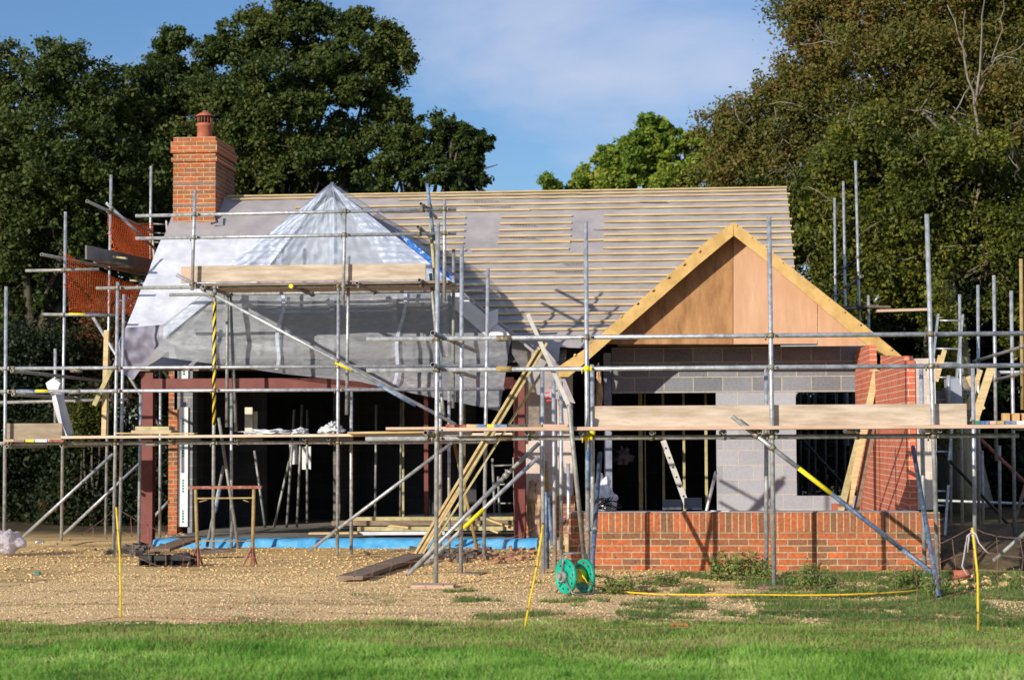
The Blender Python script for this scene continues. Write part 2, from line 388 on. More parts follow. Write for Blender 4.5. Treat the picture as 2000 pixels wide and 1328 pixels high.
ys = [-40,0,5,8] + list(np.arange(10, 34.01, .14)) + [38,44,60,120,300]
m = MB()
m.grid([[ (x, y, gz(x, y)) for x in xs] for y in ys])
tag(m.build('ground', ground_material(), fix=False), kind='structure')

def wander(x, y): return noise.noise(Vector((x*.8, y*.8, 5)))
# ---- lawn blades (one uncountable mass)
def blades(name, pts, hh, wd, m, lean=.5, tuft=None):
    n = len(pts); a = NR.uniform(0, 2*np.pi, n); h = hh; w = wd
    dx, dy = np.cos(a), np.sin(a); la = NR.uniform(0, 2*np.pi, n); ln = NR.uniform(.1, lean, n)*h
    V = np.empty((n, 3, 3)); z = pts[:, 2]
    V[:, 0] = np.stack([pts[:,0]-dx*w, pts[:,1]-dy*w, z-.01], 1)
    V[:, 1] = np.stack([pts[:,0]+dx*w, pts[:,1]+dy*w, z-.01], 1)
    V[:, 2] = np.stack([pts[:,0]+np.cos(la)*ln, pts[:,1]+np.sin(la)*ln, z+h], 1)
    return np_mesh(name, V.reshape(-1, 3), np.arange(n*3).reshape(-1, 3), m)
def leaf_mat(name, stops, scale=.6, fine=9, trans=.35, rough=.55, spec=.3):
    m = bpy.data.materials.new(name); m.use_nodes = True; nt = m.node_tree; N = nt.nodes; L = nt.links; b = N['Principled BSDF']
    tc = N.new('ShaderNodeTexCoord')
    a = N.new('ShaderNodeTexNoise'); a.inputs['Scale'].default_value = scale; a.inputs['Detail'].default_value = 3
    c = N.new('ShaderNodeTexNoise'); c.inputs['Scale'].default_value = fine; c.inputs['Detail'].default_value = 2
    L.new(tc.outputs['Object'], a.inputs[0]); L.new(tc.outputs['Object'], c.inputs[0])
    ad = N.new('ShaderNodeMath'); ad.operation = 'ADD'; L.new(a.outputs[0], ad.inputs[0]); L.new(c.outputs[0], ad.inputs[1])
    mr = N.new('ShaderNodeMapRange'); mr.inputs[1].default_value = .65; mr.inputs[2].default_value = 1.35; L.new(ad.outputs[0], mr.inputs[0])
    r = N.new('ShaderNodeValToRGB')
    while len(r.color_ramp.elements) < len(stops): r.color_ramp.elements.new(.5)
    for e, (p, cc) in zip(r.color_ramp.elements, stops): e.position = p; e.color = (*cc, 1)
    L.new(mr.outputs[0], r.inputs[0]); L.new(r.outputs[0], b.inputs['Base Color'])
    b.inputs['Roughness'].default_value = rough; b.inputs['Specular IOR Level'].default_value = spec
    t = N.new('ShaderNodeBsdfTranslucent'); L.new(r.outputs[0], t.inputs[0])
    mx = N.new('ShaderNodeMixShader'); mx.inputs[0].default_value = trans
    L.new(b.outputs[0], mx.inputs[1]); L.new(t.outputs[0], mx.inputs[2]); L.new(mx.outputs[0], N['Material Output'].inputs[0])
    return m
grassm = leaf_mat('lawn_grass', [(0, (.04,.12,.012)), (.35, (.16,.38,.045)), (.65, (.34,.58,.10)), (1, (.66,.76,.30))], scale=1.2, fine=130, trans=.45)
weedm = leaf_mat('weed_leaves', [(0, (.05,.09,.02)), (.5, (.13,.21,.05)), (.85, (.22,.28,.08)), (1, (.36,.28,.12))], scale=1.5, fine=20, trans=.3)
def edge(x): return 15.55 + .65*wander(x, 2) + .35*noise.noise(Vector((x*3, 9, 0))) + .2*noise.noise(Vector((x*9, 4, 0)))
nb = 260000
px_ = NR.uniform(-6.2, 5.6, nb); py_ = 10.2 + (NR.uniform(0, 1, nb)**.8)*5.9
E = np.array([edge(x) for x in np.linspace(-7, 7, 281)]); ex = np.interp(px_, np.linspace(-7, 7, 281), E)
k = py_ < ex + NR.normal(0, .10, nb); px_, py_ = px_[k], py_[k]
def npnoise(x, y, s, seed=0):
    gx = np.linspace(-9, 9, 161); gy = np.linspace(9, 23, 141)
    T = np.array([[noise.noise(Vector((a*s, b*s, seed))) for b in gy] for a in gx])
    i = np.clip(((x+9)/18*160).astype(int), 0, 160); j = np.clip(((y-9)/14*140).astype(int), 0, 140); return T[i, j]
nn = npnoise(px_, py_, .9); n2 = npnoise(px_, py_, 2.6, 4)
hh = (.034 + .020*nn + .032*n2 + .030*npnoise(px_, py_, 6.0, 9)) * NR.uniform(.5, 1.5, len(px_))
hh = np.where(py_ > 13.9, hh*.85, hh); hh = np.clip(hh, .012, .14)
GZ = np.array([[gz(a, b) for b in np.linspace(9, 23, 141)] for a in np.linspace(-9, 9, 161)])
def gzn(x, y):
    i = np.clip((x+9)/18*160, 0, 159.99); j = np.clip((y-9)/14*140, 0, 139.99); a = i.astype(int); c = j.astype(int); fx = i-a; fy = j-c
    return GZ[a,c]*(1-fx)*(1-fy)+GZ[a+1,c]*fx*(1-fy)+GZ[a,c+1]*(1-fx)*fy+GZ[a+1,c+1]*fx*fy
edry = ((py_ > 13.6 + .6*nn) & (NR.uniform(0, 1, len(px_)) < .66 + .6*n2)) | (NR.uniform(0, 1, len(px_)) < .08 + .5*np.clip(n2-.1, 0, 1))
drym = leaf_mat('dull_grass', [(0, (.15,.18,.04)), (.45, (.30,.33,.09)), (.75, (.44,.42,.16)), (1, (.58,.48,.25))], scale=1.1, fine=40, trans=.35)
for nm, kk, mm_, lb_ in (('lawn', ~edry, grassm, 'bright green mown lawn along the foot of the picture'), ('lawn_edge', edry, drym, 'duller olive grass along the upper edge of the lawn')):
    tag(blades(nm, np.stack([px_[kk], py_[kk], gzn(px_[kk], py_[kk])], 1), hh[kk]*(1 if nm == 'lawn' else .8), NR.uniform(.003, .0075, kk.sum()), mm_, 1.2), lb_, 'grass', kind='stuff')
# ---- scrappy weeds on the gravel
nb = 300000
a = NR.uniform(-6, 6, nb); b = NR.uniform(15.3, 21.3, nb)
nn = npnoise(a, b, 1.5, 7) + .55*npnoise(a, b, 4.5, 2); k = nn > (.26 - .095*np.clip(a+1.6, -2, 5) + .35*np.clip((b-16.2)/5, 0, 1)*(a < 0))
k &= ~((a < -2.4) & (NR.uniform(0,1,nb) > .16)); a, b = a[k], b[k]
tag(blades('ground_weeds', np.stack([a, b, gzn(a, b)], 1), NR.uniform(.012, .06, len(a)), NR.uniform(.003, .008, len(a)), weedm, 1.6), 'low scrappy weeds and grass tufts growing through the gravel', 'weeds', kind='stuff')
# ---- loose stones
def stones(name, n, xr, yr, smin, smax, m, label):
    x = NR.uniform(*xr, n); y = NR.uniform(*yr, n); s = smin + (smax-smin)*NR.uniform(0, 1, n)**3
    O = np.array([(1,0,0),(0,1,0),(-1,0,0),(0,-1,0),(0,0,1),(0,0,-1)], float)
    T = np.array([(0,1,4),(1,2,4),(2,3,4),(3,0,4),(1,0,5),(2,1,5),(3,2,5),(0,3,5)])
    J = NR.uniform(.6, 1.4, (n, 6, 3)); V = O[None]*J*s[:, None, None]; V[:, :, 2] *= .6
    th = NR.uniform(0, 6.28, n); c, q = np.cos(th)[:, None], np.sin(th)[:, None]
    VX = V[:,:,0]*c - V[:,:,1]*q + x[:, None]; VY = V[:,:,0]*q + V[:,:,1]*c + y[:, None]
    z = gzn(x, np.minimum(y, 22.9)) if yr[1] < 23 else np.array([gz(p, r) for p, r in zip(x, y)])
    V = np.stack([VX, VY, V[:,:,2] + (z + s*.2)[:, None]], 2)
    Fc = (T[None] + (np.arange(n)*6)[:, None, None]).reshape(-1, 3)
    return tag(np_mesh(name, V.reshape(-1, 3), Fc, m), label, 'gravel', kind='stuff')
stonem = mat('gravel_stone', (.60,.40,.18), .9, col2=(1,.80,.48), scale=34)
clodm = mat('earth_clod', (.50,.32,.12), .95, col2=(.92,.66,.33), scale=16)
stones('gravel', 45000, (-7, 6), (15.4, 21.5), .004, .013, stonem, 'pale pea gravel strewn over the yard')
stones('earth_clods', 12000, (-9.5, .6), (20.0, 27.2), .004, .026, clodm, 'lumps of sandy earth along the slab')

# ------------------------------------------------------------------ the house
H = empty('brick_house', (-2.5, 28, 0), 'half-built brick and block house with battened roof behind the scaffolding', 'house')
def B(name, m, *boxes, parent=H, bevel=0):
    mb = MB()
    for bx in boxes: mb.box(*bx)
    return mb.build(name, m, parent, bevel=bevel)
YR, ZR, YE, ZE = 31.5, 5.72, 27.75, 2.68; SL = (ZR-ZE)/(YR-YE)
def R(px, py, off=0.0):
    """point on the main roof slope seen at (px, py)"""
    d = ray(px, py); # z = ZR - SL*(YR-y) + off
    t = (ZR + off - SL*YR - CAM.z + SL*CAM.y)/(d.z - SL*d.y); return CAM + d*t
XL = R(245, 640).x; XR = P(1536, 363, YR).x
# slab, main walls
YB = 27.4
slab = B('floor_slab', concrete, (X(300, YB)+.02, XR, YB-.15, 35, -.15, .06))
bl = B('damp_proof_film', bluefilm, *[])
bpy.data.objects.remove(bl)
mb = MB(); rows = []
x0, x1 = X(300, 27.2), X(1048, 27.2)
for j in range(6):
    rows.append([Vector((lerp(x0, x1, i/90), 27.22 - .03*j + .035*noise.noise(Vector((i*.35, j*.5, 1))), lerp(.075, -.13, j/5) + .012*noise.noise(Vector((i*.5, j, 4))))) for i in range(91)])
rows.insert(0, [v + Vector((0, .25, .012)) for v in rows[0]])
mb.grid(rows); mb.build('damp_proof_film', bluefilm, H)
# side and back walls (inner block leaf)
def prof(y): return min(ZR - SL*abs(YR-y), 9) - .06
def side_wall(name, x0, x1, ya, yb, m):
    pts = [(x0, ya, -.1), (x0, yb, -.1), (x0, yb, prof(yb))]
    if ya < YR < yb: pts.append((x0, YR, prof(YR)))
    pts.append((x0, ya, prof(ya)))
    return MB().prism(pts, (x1-x0, 0, 0)).build(name, m, H)
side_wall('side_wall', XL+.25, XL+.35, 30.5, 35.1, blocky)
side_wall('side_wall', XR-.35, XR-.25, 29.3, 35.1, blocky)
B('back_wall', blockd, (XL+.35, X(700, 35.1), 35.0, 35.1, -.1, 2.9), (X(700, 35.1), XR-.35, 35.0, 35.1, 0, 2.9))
# gable side wall end on the left: brick outer leaf, insulation, block inner leaf
YP = 30.3
def pbox(px0, px1, Y, depth, py0, py1, z0=None):
    return (X(px0, Y), X(px1, Y), Y, Y+depth, (Z(py1, Y, px0) if z0 is None else z0), Z(py0, Y, px0))
B('brick_pier', brickx, pbox(329, 346, YP, .35, 690, 0, -.1), pbox(346, 353, YP+.12, .2, 1000, 0, -.1))
ib = B('insulation_strip', insul, pbox(349, 367, YP-.04, .3, 690, 742, None), pbox(349, 367, YP-.05, .3, 795, 1028, None))
mk = MB()
for cy, hgt in ((823,12),(880,24),(948,26),(1000,8),(1012,16),(728,8)):
    q = pbox(356, 359.5, YP-.056, .004, cy-hgt/2, cy+hgt/2)
    z = q[4]
    while z < q[5]: mk.box(q[0], q[1], q[2], q[3], z, min(z+.03, q[5])); z += .045
mk.build('printed_mark', greenp, ib)
B('block_pier', blockx, pbox(367, 376, YP-.01, .3, 690, 0, -.1), pbox(340, 376, YP, .3, 690, 800, None))
# red oxide steel frame of the left bay
def hsec(mb, c0, c1, w, h, axis):
    """I-section bar: web and two flanges; flanges face the camera"""
    pass
post = []
for pa, pb, pt in ((275, 298, 728), (1003, 1025, 742)):
    x0, x1 = X(pa, YB), X(pb, YB); zt = Z(pt, YB, pa)
    mb = MB().box(x0, x1, YB, YB+.016, -.25, zt).box(x0, x1, YB+.15, YB+.166, -.25, zt).box((x0+x1)/2-.006, (x0+x1)/2+.006, YB+.016, YB+.15, -.25, zt)
    mb.build('steel_post', redsteel, H)
mb = MB()
p, q = P(299, 751, YB-.004), P(1003, 748, YB-.004)
mb.beam(p, q, .016, .15); mb.beam(p+Vector((0,.05,.08)), q+Vector((0,.05,.08)), .12, .014); mb.beam(p+Vector((0,.05,-.08)), q+Vector((0,.05,-.08)), .12, .014)
mb.build('steel_beam', redsteel, H)
x0, x1 = X(828, 28.9), X(836, 28.9)
MB().box(x0, x1, 28.9, 29.0, 0, 2.5).build('steel_post', redsteel, H)
# small wall between bay and wing: block above, brick below, wool lump
B('return_wall', blockp, (X(1027, 28.1), X(1118, 28.1), 28.1, 28.3, Z(968, 28.1), 2.55))
B('return_wall', brickx, (X(1027, 28.1), X(1122, 28.1), 28.09, 28.3, -.15, Z(968, 28.1)-.002))
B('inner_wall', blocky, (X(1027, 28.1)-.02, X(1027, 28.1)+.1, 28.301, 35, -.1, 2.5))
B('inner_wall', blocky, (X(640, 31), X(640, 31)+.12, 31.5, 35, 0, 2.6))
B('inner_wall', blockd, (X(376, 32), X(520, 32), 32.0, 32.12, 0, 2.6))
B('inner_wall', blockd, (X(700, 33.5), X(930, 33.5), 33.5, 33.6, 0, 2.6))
# rear partition studs and a lit white reveal inside the bay
mb = MB()
for px in (785, 905):
    mb.box(X(px, 31), X(px, 31)+.035, 31, 31.05, .06, 2.4)
mb.build('stud', woodg, H)
# ---- wing: gable wall of grey blocks with its openings
YW = 28.9
zl, zs, zt = Z(767, YW, 1400), Z(968, YW, 1555), 2.93
xa, xb, xc, xd, xe = X(1196, YW), X(1399, YW), X(1555, YW), X(1682, YW), X(1188, YW)
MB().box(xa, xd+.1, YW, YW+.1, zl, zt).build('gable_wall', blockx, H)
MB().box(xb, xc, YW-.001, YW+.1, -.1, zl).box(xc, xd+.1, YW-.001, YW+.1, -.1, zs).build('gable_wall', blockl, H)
B('door_jamb', mat('blue_grey_lining', (.16,.18,.24), .6, col2=(.30,.33,.40), scale=4), (X(1180, YW), X(1195, YW), YW-.05, YW+.12, -.1, 2.85))
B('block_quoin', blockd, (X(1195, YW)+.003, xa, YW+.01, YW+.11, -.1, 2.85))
# studs and partition seen through the large opening
mb = MB()
for px, w in ((1247, .10), (1255, .05), (1293, .04), (1333, .04), (1376, .045)):
    mb.box(X(px, 30.2), X(px, 30.2)+w, 30.2, 30.28, .1, 2.35)
mb.build('stud', woodg, H)
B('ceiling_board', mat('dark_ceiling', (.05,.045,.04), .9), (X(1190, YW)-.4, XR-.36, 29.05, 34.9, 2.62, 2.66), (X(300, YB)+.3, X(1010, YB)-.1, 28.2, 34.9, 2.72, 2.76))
# ---- front dwarf wall of the wing, soldier course on top
YF = 21.85
x0, x1, xq = X(1110, YF), X(1797, YF), X(1833, YF); zt = Z(1001, YF, 1450)
B('dwarf_wall', brickx, (x0, xq, YF, YF+.1, -.25, zt-.228))
B('soldier_course', soldier, (X(1162, YF), x1, YF, YF+.1, zt-.225, zt))
B('dwarf_wall', brickx, (x0, X(1162, YF)-.003, YF-.001, YF+.1, zt-.225, zt))
B('dwarf_wall', brickx, (x1+.003, xq, YF-.001, YF+.1, zt-.225, zt+.002))
B('inner_leaf', blockp, (x0+.12, xq, YF+.2, YF+.3, -.1, zt-.03))
B('cavity_closer', mat('grey_film', (.3,.31,.34), .5), (x0+.02, x1-.02, YF+.02, YF+.3, zt+.002, zt+.012))
# ---- side wall of the wing in red brick, running back to the gable
xs0 = X(1772, 22.4); 
zz = [(22.55, 2.50), (23.5, 2.53), (25.2, 2.62), (25.25, 2.42), (26.6, 2.45), (26.65, 2.83), (28.85, 2.86)]
pts = [(xs0, 22.55, -.1), (xs0, 28.85, -.1)] + [(xs0, y, z) for y, z in reversed(zz)]
MB().prism(pts, (.1, 0, 0)).build('wing_side_wall', bricky, H)
B('end_pier', blockp, (xs0+.105, X(1829, 22.4), 22.4, 22.75, zt+.01, Z(700, 22.4, 1800)))
B('end_pier_edge', brickxr, (xs0-.01, xs0+.10, 22.38, 22.54, zt+.01, Z(704, 22.4, 1800)))
B('wing_floor', concrete, (x0+.3, xs0, YF+.31, YW-.01, -.12, .04))
# ---- roof membranes, battens
mb = MB()
def rz(y): return ZR - SL*(YR-y)
def roof_sheet(px_poly, name, m, off):
    pts = [R(a, b, off) for a, b in px_poly]
    return pts
# lilac membrane over the whole slope (fine grid so it sags between the rafters)
rows = []
for j in range(41):
    y = lerp(YE, YR+.02, j/40)
    row = []
    for i in range(151):
        x = lerp(XL+.03, XR, i/150)
        sag = -.022*abs(math.sin(math.pi*(x/.6)))*(1-.5*abs(noise.noise(Vector((x*2, y*2, 0))))) + .012*noise.noise(Vector((x*1.1, y*3, 8)))
        row.append((x, y, rz(y)+sag))
    rows.append(row)
mb.grid(rows)
_pk = P(1432, 437, 27.46); _hw = 2.6
def in_wing(v):
    zw = _pk.z - .815*abs(v[0]-_pk.x)
    return v[2] < zw - .10 or (abs(v[0]-_pk.x) < _hw and v[2] < 2.95)
keep = [i for i, f in enumerate(mb.f) if not all(in_wing(mb.v[j]) for j in f)]
mb.f = [mb.f[i] for i in keep]; mb.sm = [mb.sm[i] for i in keep]
roof = mb.build('roof_membrane', memb, H)
MB().prism([(XL+.03, YR+.02, ZR), (XR, YR+.02, ZR), (XR, 35.4, ZR-SL*3.9), (XL+.03, 35.4, ZR-SL*3.9)], (0,0,-.05)).build('rear_roof', memb, H)
MB().prism([(XL+.04, YE+.1, ZE-.14+.08), (XL+.04, YR, ZR-.16), (XR-.01, YR, ZR-.16), (XR-.01, 29.6, ZR-.16-SL*1.9), (_pk.x-2.5, 29.6, ZR-.16-SL*1.9), (_pk.x-2.5, YE+.1, ZE-.06)], (0,0,-.03)).build('roof_sarking', boardd, H)
# white membrane on the left
rows = []
wt = [(330, 470), (520, 466)]; wb = [(247, 640), (520, 640)]
for j in range(31):
    v = j/30; py = lerp(468, 640, v); row = []
    for i in range(61):
        u = i/60; pl = lerp(316, 246, v); px = lerp(pl, 560, u)
        q = R(px, py, .03); nn = noise.noise(Vector((q.x*1.5, q.y*2, 2)))
        q.z += .035*nn + .03*abs(noise.noise(Vector((q.x*4, q.y*.9, 6)))) + (.02 if py < 522 else 0); row.append(q)
    rows.append(row)
MB().grid(rows).build('white_roof_sheet', membw, roof)
# battens: photo heights measured at x = 1100
by = [371,381.5,388,400,411,425,438,451,463,475,489,501,514,529,543,557,572,586,600,615,631,647]
def bat(y, xa, xb, h=.042, w=.035):
    L_ = xb-xa
    if L_ > 5.2:
        c_ = xa + L_*RND.uniform(.35, .65); bat(y+RND.uniform(-.006,.006), xa, c_-.003, h); bat(y+RND.uniform(-.006,.006), c_+.003, xb, h); return
    z = rz(y)+.018+h/2*.3
    MB().beam((xa, y, z+.004), (xb, y, z+.004+RND.uniform(-.008,.008)), .018, h*.92, (0, SL, 1)).build('batten', batten, roof)
for i, py in enumerate(by):
    q = R(1100, py); y = min(q.y, YR-.02)
    fx = lambda px: q.x + (px-1100)*(q.y/3680)*1.0
    right = XR + RND.uniform(-.01, .05)
    z0 = fx(430 if i in (0, 1) else (560 if i == 3 else 771 if i < 4 else 735))
    if i >= 6: z0 = fx(760 + (i-6)*13)
    if i in (0,): z0 = fx(424)
    h = .03 if py < 395 else .036
    if 5 <= i <= 9:
        bat(y, z0, fx(910-i), h); bat(y, fx(976-(i-5)*2), fx(1117-(i-5)*.8), h)
        bat(y, fx(1180), right, h)
        if i == 9: bat(y+.02, fx(1056), right, h)
    elif i == 10:
        bat(y, z0, fx(905), h); bat(y, fx(915), fx(1111), h); bat(y, fx(1178), right, h)
    elif i >= 16:
        bat(y, max(z0, fx(860+(i-16)*22)), fx(1330), h)
    else: bat(y, z0, right, h)
for x0_, x1_, py in ((997,1043,440.5),(997,1045,465),(938,998,404.5),(926,972,393.5),(1100,1140,516),(1085,1137,531),(1160,1205,449),(1250,1300,395)):
    mb = MB(); x_ = x0_
    while x_ < x1_:
        w_ = RND.uniform(2, 5); a_ = R(x_, py, .045); b_ = R(x_+w_, py-.03*w_, .045); mb.beam(a_, b_, .004, .012, (0, SL, 1)); x_ += w_+1.6
    tag(mb.build('grade_stamp', dot, roof))
# ---- chimney
YC = 30.9
cx0, cx1 = X(336, YC), X(419, YC); czt = Z(268, YC, 380); zb = 3.4
ch = MB().box(cx0, cx1, YC, YC+1.35, zb, czt-.42).build('chimney', brickc, H)
MB().box(cx1, cx1+.004, YC+.001, YC+1.35, zb, czt-.42).build('chimney_side', brickcy, ch)
mb = MB().box(cx0-.03, cx1+.03, YC-.03, YC+1.38, czt-.42, czt-.345).box(cx0-.0, cx1+.0, YC-.0, YC+1.35, czt-.345, czt-.27).box(cx0-.035, cx1+.035, YC-.035, YC+1.385, czt-.27, czt-.08).box(cx0, cx1, YC, YC+1.35, czt-.08, czt)
mb.build('chimney_cap', brickc, ch)
ledm = mat('lead_grey', (.15,.15,.16), .6)
MB().box(cx0-.006, cx1+.01, YC-.008, YC+.3, czt-.81, czt-.785).box(cx0-.006, cx1+.01, YC-.008, YC+.3, Z(403, YC, 380), Z(400, YC, 380)).build('lead_tray', ledm, ch)
pc = P(400, 268, YC+.5); prof_ = [(.125,0),(.125,.28),(.14,.30),(.14,.34),(.12,.36),(.10,.38)]
def lathe(c, prof_, n=20):
    mb = MB(); rings = [[(c[0]+math.cos(2*math.pi*i/n)*r, c[1]+math.sin(2*math.pi*i/n)*r, c[2]+h) for i in range(n+1)] for r, h in prof_]
    return mb.grid(rings)
pot = lathe(pc, [(.135,-.05),(.125,.17),(.14,.18),(.14,.22),(.12,.235),(.0,.24)]).build('chimney_pot', terra, ch)
lathe(pc, [(.0,.22),(.10,.225),(.10,.36)]).build('pot_core', blackpl, ch)
mb = MB()
for i in range(14):
    t = 2*math.pi*i/14; x_, y_ = pc.x+math.cos(t)*.125, pc.y+math.sin(t)*.125
    mb.tube((x_, y_, pc.z+.22), (x_, y_, pc.z+.365), .006, 5, False)
mb.build('bird_guard', terra, ch)
lathe(pc, [(.155,.35),(.16,.365),(.09,.41),(.035,.435),(.025,.46),(0,.462)]).build('cowl', terra, ch)
mb = MB(); q = R(410, 420); mb.path([P(418,416,YC-.12), P(425,434,YC-.2), P(412,437,YC-.2)], .018, 6); mb.build('flashing_strip', blackpl, H)
# ---- wing roof gable
YG = 27.46
def PG(pts, Y): return [P(a, b, Y) for a, b in pts]
Lb = [(1091,716),(1140,683),(1172,655),(1211,621),(1283,557),(1376,475),(1432,434),(1432,461),(1361,520),(1208,654),(1192,665),(1124,725),(1110,736),(1091,736)]
Rb = [(1432.5,434),(1440,438),(1558,532),(1696,641),(1767,700),(1767,709),(1742,710),(1663,650),(1498,511),(1433,460)]
MB().prism(PG(Lb, YG), (0,.045,0)).build('barge_board', barge, H)
MB().prism(PG(Rb, YG+.002), (0,.045,0)).build('barge_board', barge, H)
pk = P(1432, 437, YG); le = P(1098, 716, YG); re = P(1764, 704, YG); tilt = .03
def wing_slope(pk, e, name, depth_e):
    yb = YE + (pk.z - ZE)/SL + .25
    off = Vector((0, 0, -.02))
    return MB().prism([pk+Vector((0,.05,0))+off, e+Vector((0,.05,0))+off, Vector((e.x, max(e.y+.3, YE+(e.z-ZE)/SL), e.z))+off, Vector((pk.x, yb, pk.z))+off], (0,0,-.05)).build(name, memb, H)
wl = wing_slope(pk, le, 'wing_roof', 0); wr = wing_slope(pk, re, 'wing_roof', 0)
for e, n_ in ((le, 11), (re, 11)):
    for i in range(n_):
        t = (i+.15)/n_; c = lerp(pk, e, t); nrm = Vector(((pk.z-e.z)*(1 if e.x > pk.x else -1), 0, abs(e.x-pk.x))).normalized()
        c = c + nrm*.012
        yb = YE + (c.z-ZE)/SL
        MB().beam((c.x, YG-.02+RND.uniform(-.03,.02), c.z), (c.x, max(yb, YG+.6), c.z), .038, .026, nrm).build('wing_batten', barge, H)
YQ = 27.8
def ply(px, m, dy=0):
    MB().prism([P(a, b, YQ+dy) for a, b in px], (0, .018, 0)).build('plywood_panel', m, H)
ply([(1150,672),(1431.5,672),(1431.5,437)], plyA); ply([(1432.5,438),(1432.5,672),(1596,671.5),(1596,563)], plyB, .001); ply([(1597,562),(1597,676),(1735,675)], plyB, -.006)
B('soffit', boardd, (X(1205, YQ), X(1660, YQ), YQ+.02, YW-.002, 2.945, 2.955))
# ---- left bay roof (skeleton sheathed in grey sheet under the tarpaulin)
YT = 27.15
tp = P(648, 364, YT+.1); tl = P(347, 637, YT+.12); tr_ = P(1050, 690, YT+.12)
for e in (tl, tr_):
    MB().prism([tp, e, Vector((e.x, max(e.y+.3, YE+(e.z-ZE)/SL), e.z)), Vector((tp.x, YE+(tp.z-ZE)/SL+.1, tp.z))], (0,0,-.05)).build('bay_roof', memb, H)
grm = mat('grey_sheathing', (.34,.345,.35), .7, col2=(.46,.465,.47), scale=2, bump=.4, bscale=30)
MB().prism([P(648,385,27.32), P(330,630,27.32), P(330,700,27.32), P(960,700,27.32), P(960,630,27.32)], (0,.02,0)).build('bay_gable_sheathing', grm, H)
mb = MB()
for px, pt in ((545, 470), (648, 392), (770, 480), (440, 560), (870, 560)):
    a = P(px, pt, 27.26); mb.box(a.x-.035, a.x+.035, 27.26, 27.31, 2.75, a.z)
mb.build('bay_stud', membw, H)

# ------------------------------------------------------------------ tarpaulin and sheets
def sheet(name, tops, bots, Y, m, nu=80, nv=40, amp=.05, fr=(1.2,.5), seed=0, parent=None, fold=0, u0=None, u1=None):
    xa = tops[0][0]; xb = tops[-1][0]; rows = []
    for j in range(nv+1):
        row = []
        for i in range(nu+1):
            t = i/nu; pt = (lerp(tops[0][0], tops[-1][0], t)); pb = lerp(bots[0][0], bots[-1][0], t)
            a = (pt, interp(tops, pt)); c = (pb, interp(bots, pb)); v = j/nv
            q = P(lerp(a[0], c[0], v), lerp(a[1], c[1], v), Y)
            k = amp*noise.noise(Vector((q.x*fr[0], q.z*fr[1]*2, seed))) + amp*.5*noise.noise(Vector((q.x*fr[0]*3, q.z*fr[1]*5, seed+3)))
            if fold: k += fold*abs(noise.noise(Vector((q.x*1.2+q.z*1.6, q.z*.4, seed+9))))
            q.y -= k + amp*.6; row.append(q)
        rows.append(row)
    return MB().grid(rows).build(name, m, parent)
TP = empty('tarpaulin', tuple(P(648, 690, YT)), 'clear plastic tarpaulin draped over the pointed gable of the left bay', 'tarpaulin')
# upper clear sheet, radiating folds from the peak
rows = []
nu, nv = 110, 50
Ltop = [(648,360),(600,388),(540,432),(480,490),(462,520),(458,560)]
for j in range(nv+1):
    v = j/nv; row = []
    for i in range(nu+1):
        u = i/nu
        # fan: edge points along the bottom line from left corner to right corner
        bx = lerp(386, 904, u); by_ = 566 - 8*math.sin(u*math.pi*3)
        bulge = 14*math.sin(math.pi*v)*(1 if u < .5 else -1)*abs(u-.5)*2 * .35
        px = lerp(648, bx, v) - bulge; py = lerp(360, by_, v**(.94))
        q = P(px, py, YT)
        f = .06*noise.noise(Vector((u*9, v*.8, 1)))*math.exp(-v*2.2)*min(1, v*6) + .04*noise.noise(Vector((u*9, v*3, 5)))*v + .02*noise.noise(Vector((u*30, v*14, 8)))
        q.y -= f + .03; row.append(q)
    rows.append(row)
MB().grid(rows).build('clear_sheet', filmw, TP)
# milky doubled strips down both edges of the clear sheet
for a_, b_ in ((0, 24), (84, 110)):
    MB().grid([[q + Vector((0, -.04-.01*((i*7+j*3) % 3), 0)) for j, q in enumerate(r[a_:b_+1])] for i, r in enumerate(rows)]).build('folded_edge', filme, TP)
# ridge part running back over the bay roof
back = P(648, 360, YT); bz = Vector((0, 3.1, .02))
mb = MB(); Lr = [P(648,360,YT), P(700,392,YT), P(770,446,YT), P(840,502,YT), P(886,545,YT)]
mb.grid([[p+Vector((0,-.03,.02)) for p in Lr], [Vector((p.x, YE+(p.z-ZE)/SL+.02, p.z+.06)) for p in Lr]])
Ll = [P(648,360,YT), P(590,405,YT), P(500,485,YT), P(400,560,YT)]
mb.grid([[p+Vector((0,-.03,.02)) for p in Ll], [Vector((p.x, YE+(p.z-ZE)/SL+.02, p.z+.06)) for p in Ll]])
mb.build('slope_sheet', filmw, TP)
# blue layer along both slopes, below the clear one
sheet('blue_layer', [(770,450),(800,468),(850,510),(886,543)], [(775,452),(800,482),(850,530),(886,560)], YT+.02, filmb, 30, 10, .03, parent=TP)
# lower grey reinforced sheet
gt = [(312,640),(392,580),(440,552),(700,556),(890,556),(935,600),(1000,655)]
gb = [(314,697),(435,713),(560,731),(700,745),(800,767),(930,793),(976,803)]
sheet('lower_sheet', gt, gb, YT-.02, filmg, 150, 60, .06, (.35,1.1), 4, parent=TP, fold=.07)
# vertical tape lines on the lower sheet
for px0, px1, a, b_ in ((549, 535, 575, 722), (788, 765, 570, 750)):
    A = [P(lerp(px0, px1, t)+4*math.sin(t*9), lerp(a, b_, t), YT-.16) for t in np.linspace(0, 1, 14)]
    MB().grid([[p for p in A], [p+Vector((.05,0,0)) for p in A]]).build('seam_tape', filme, TP)
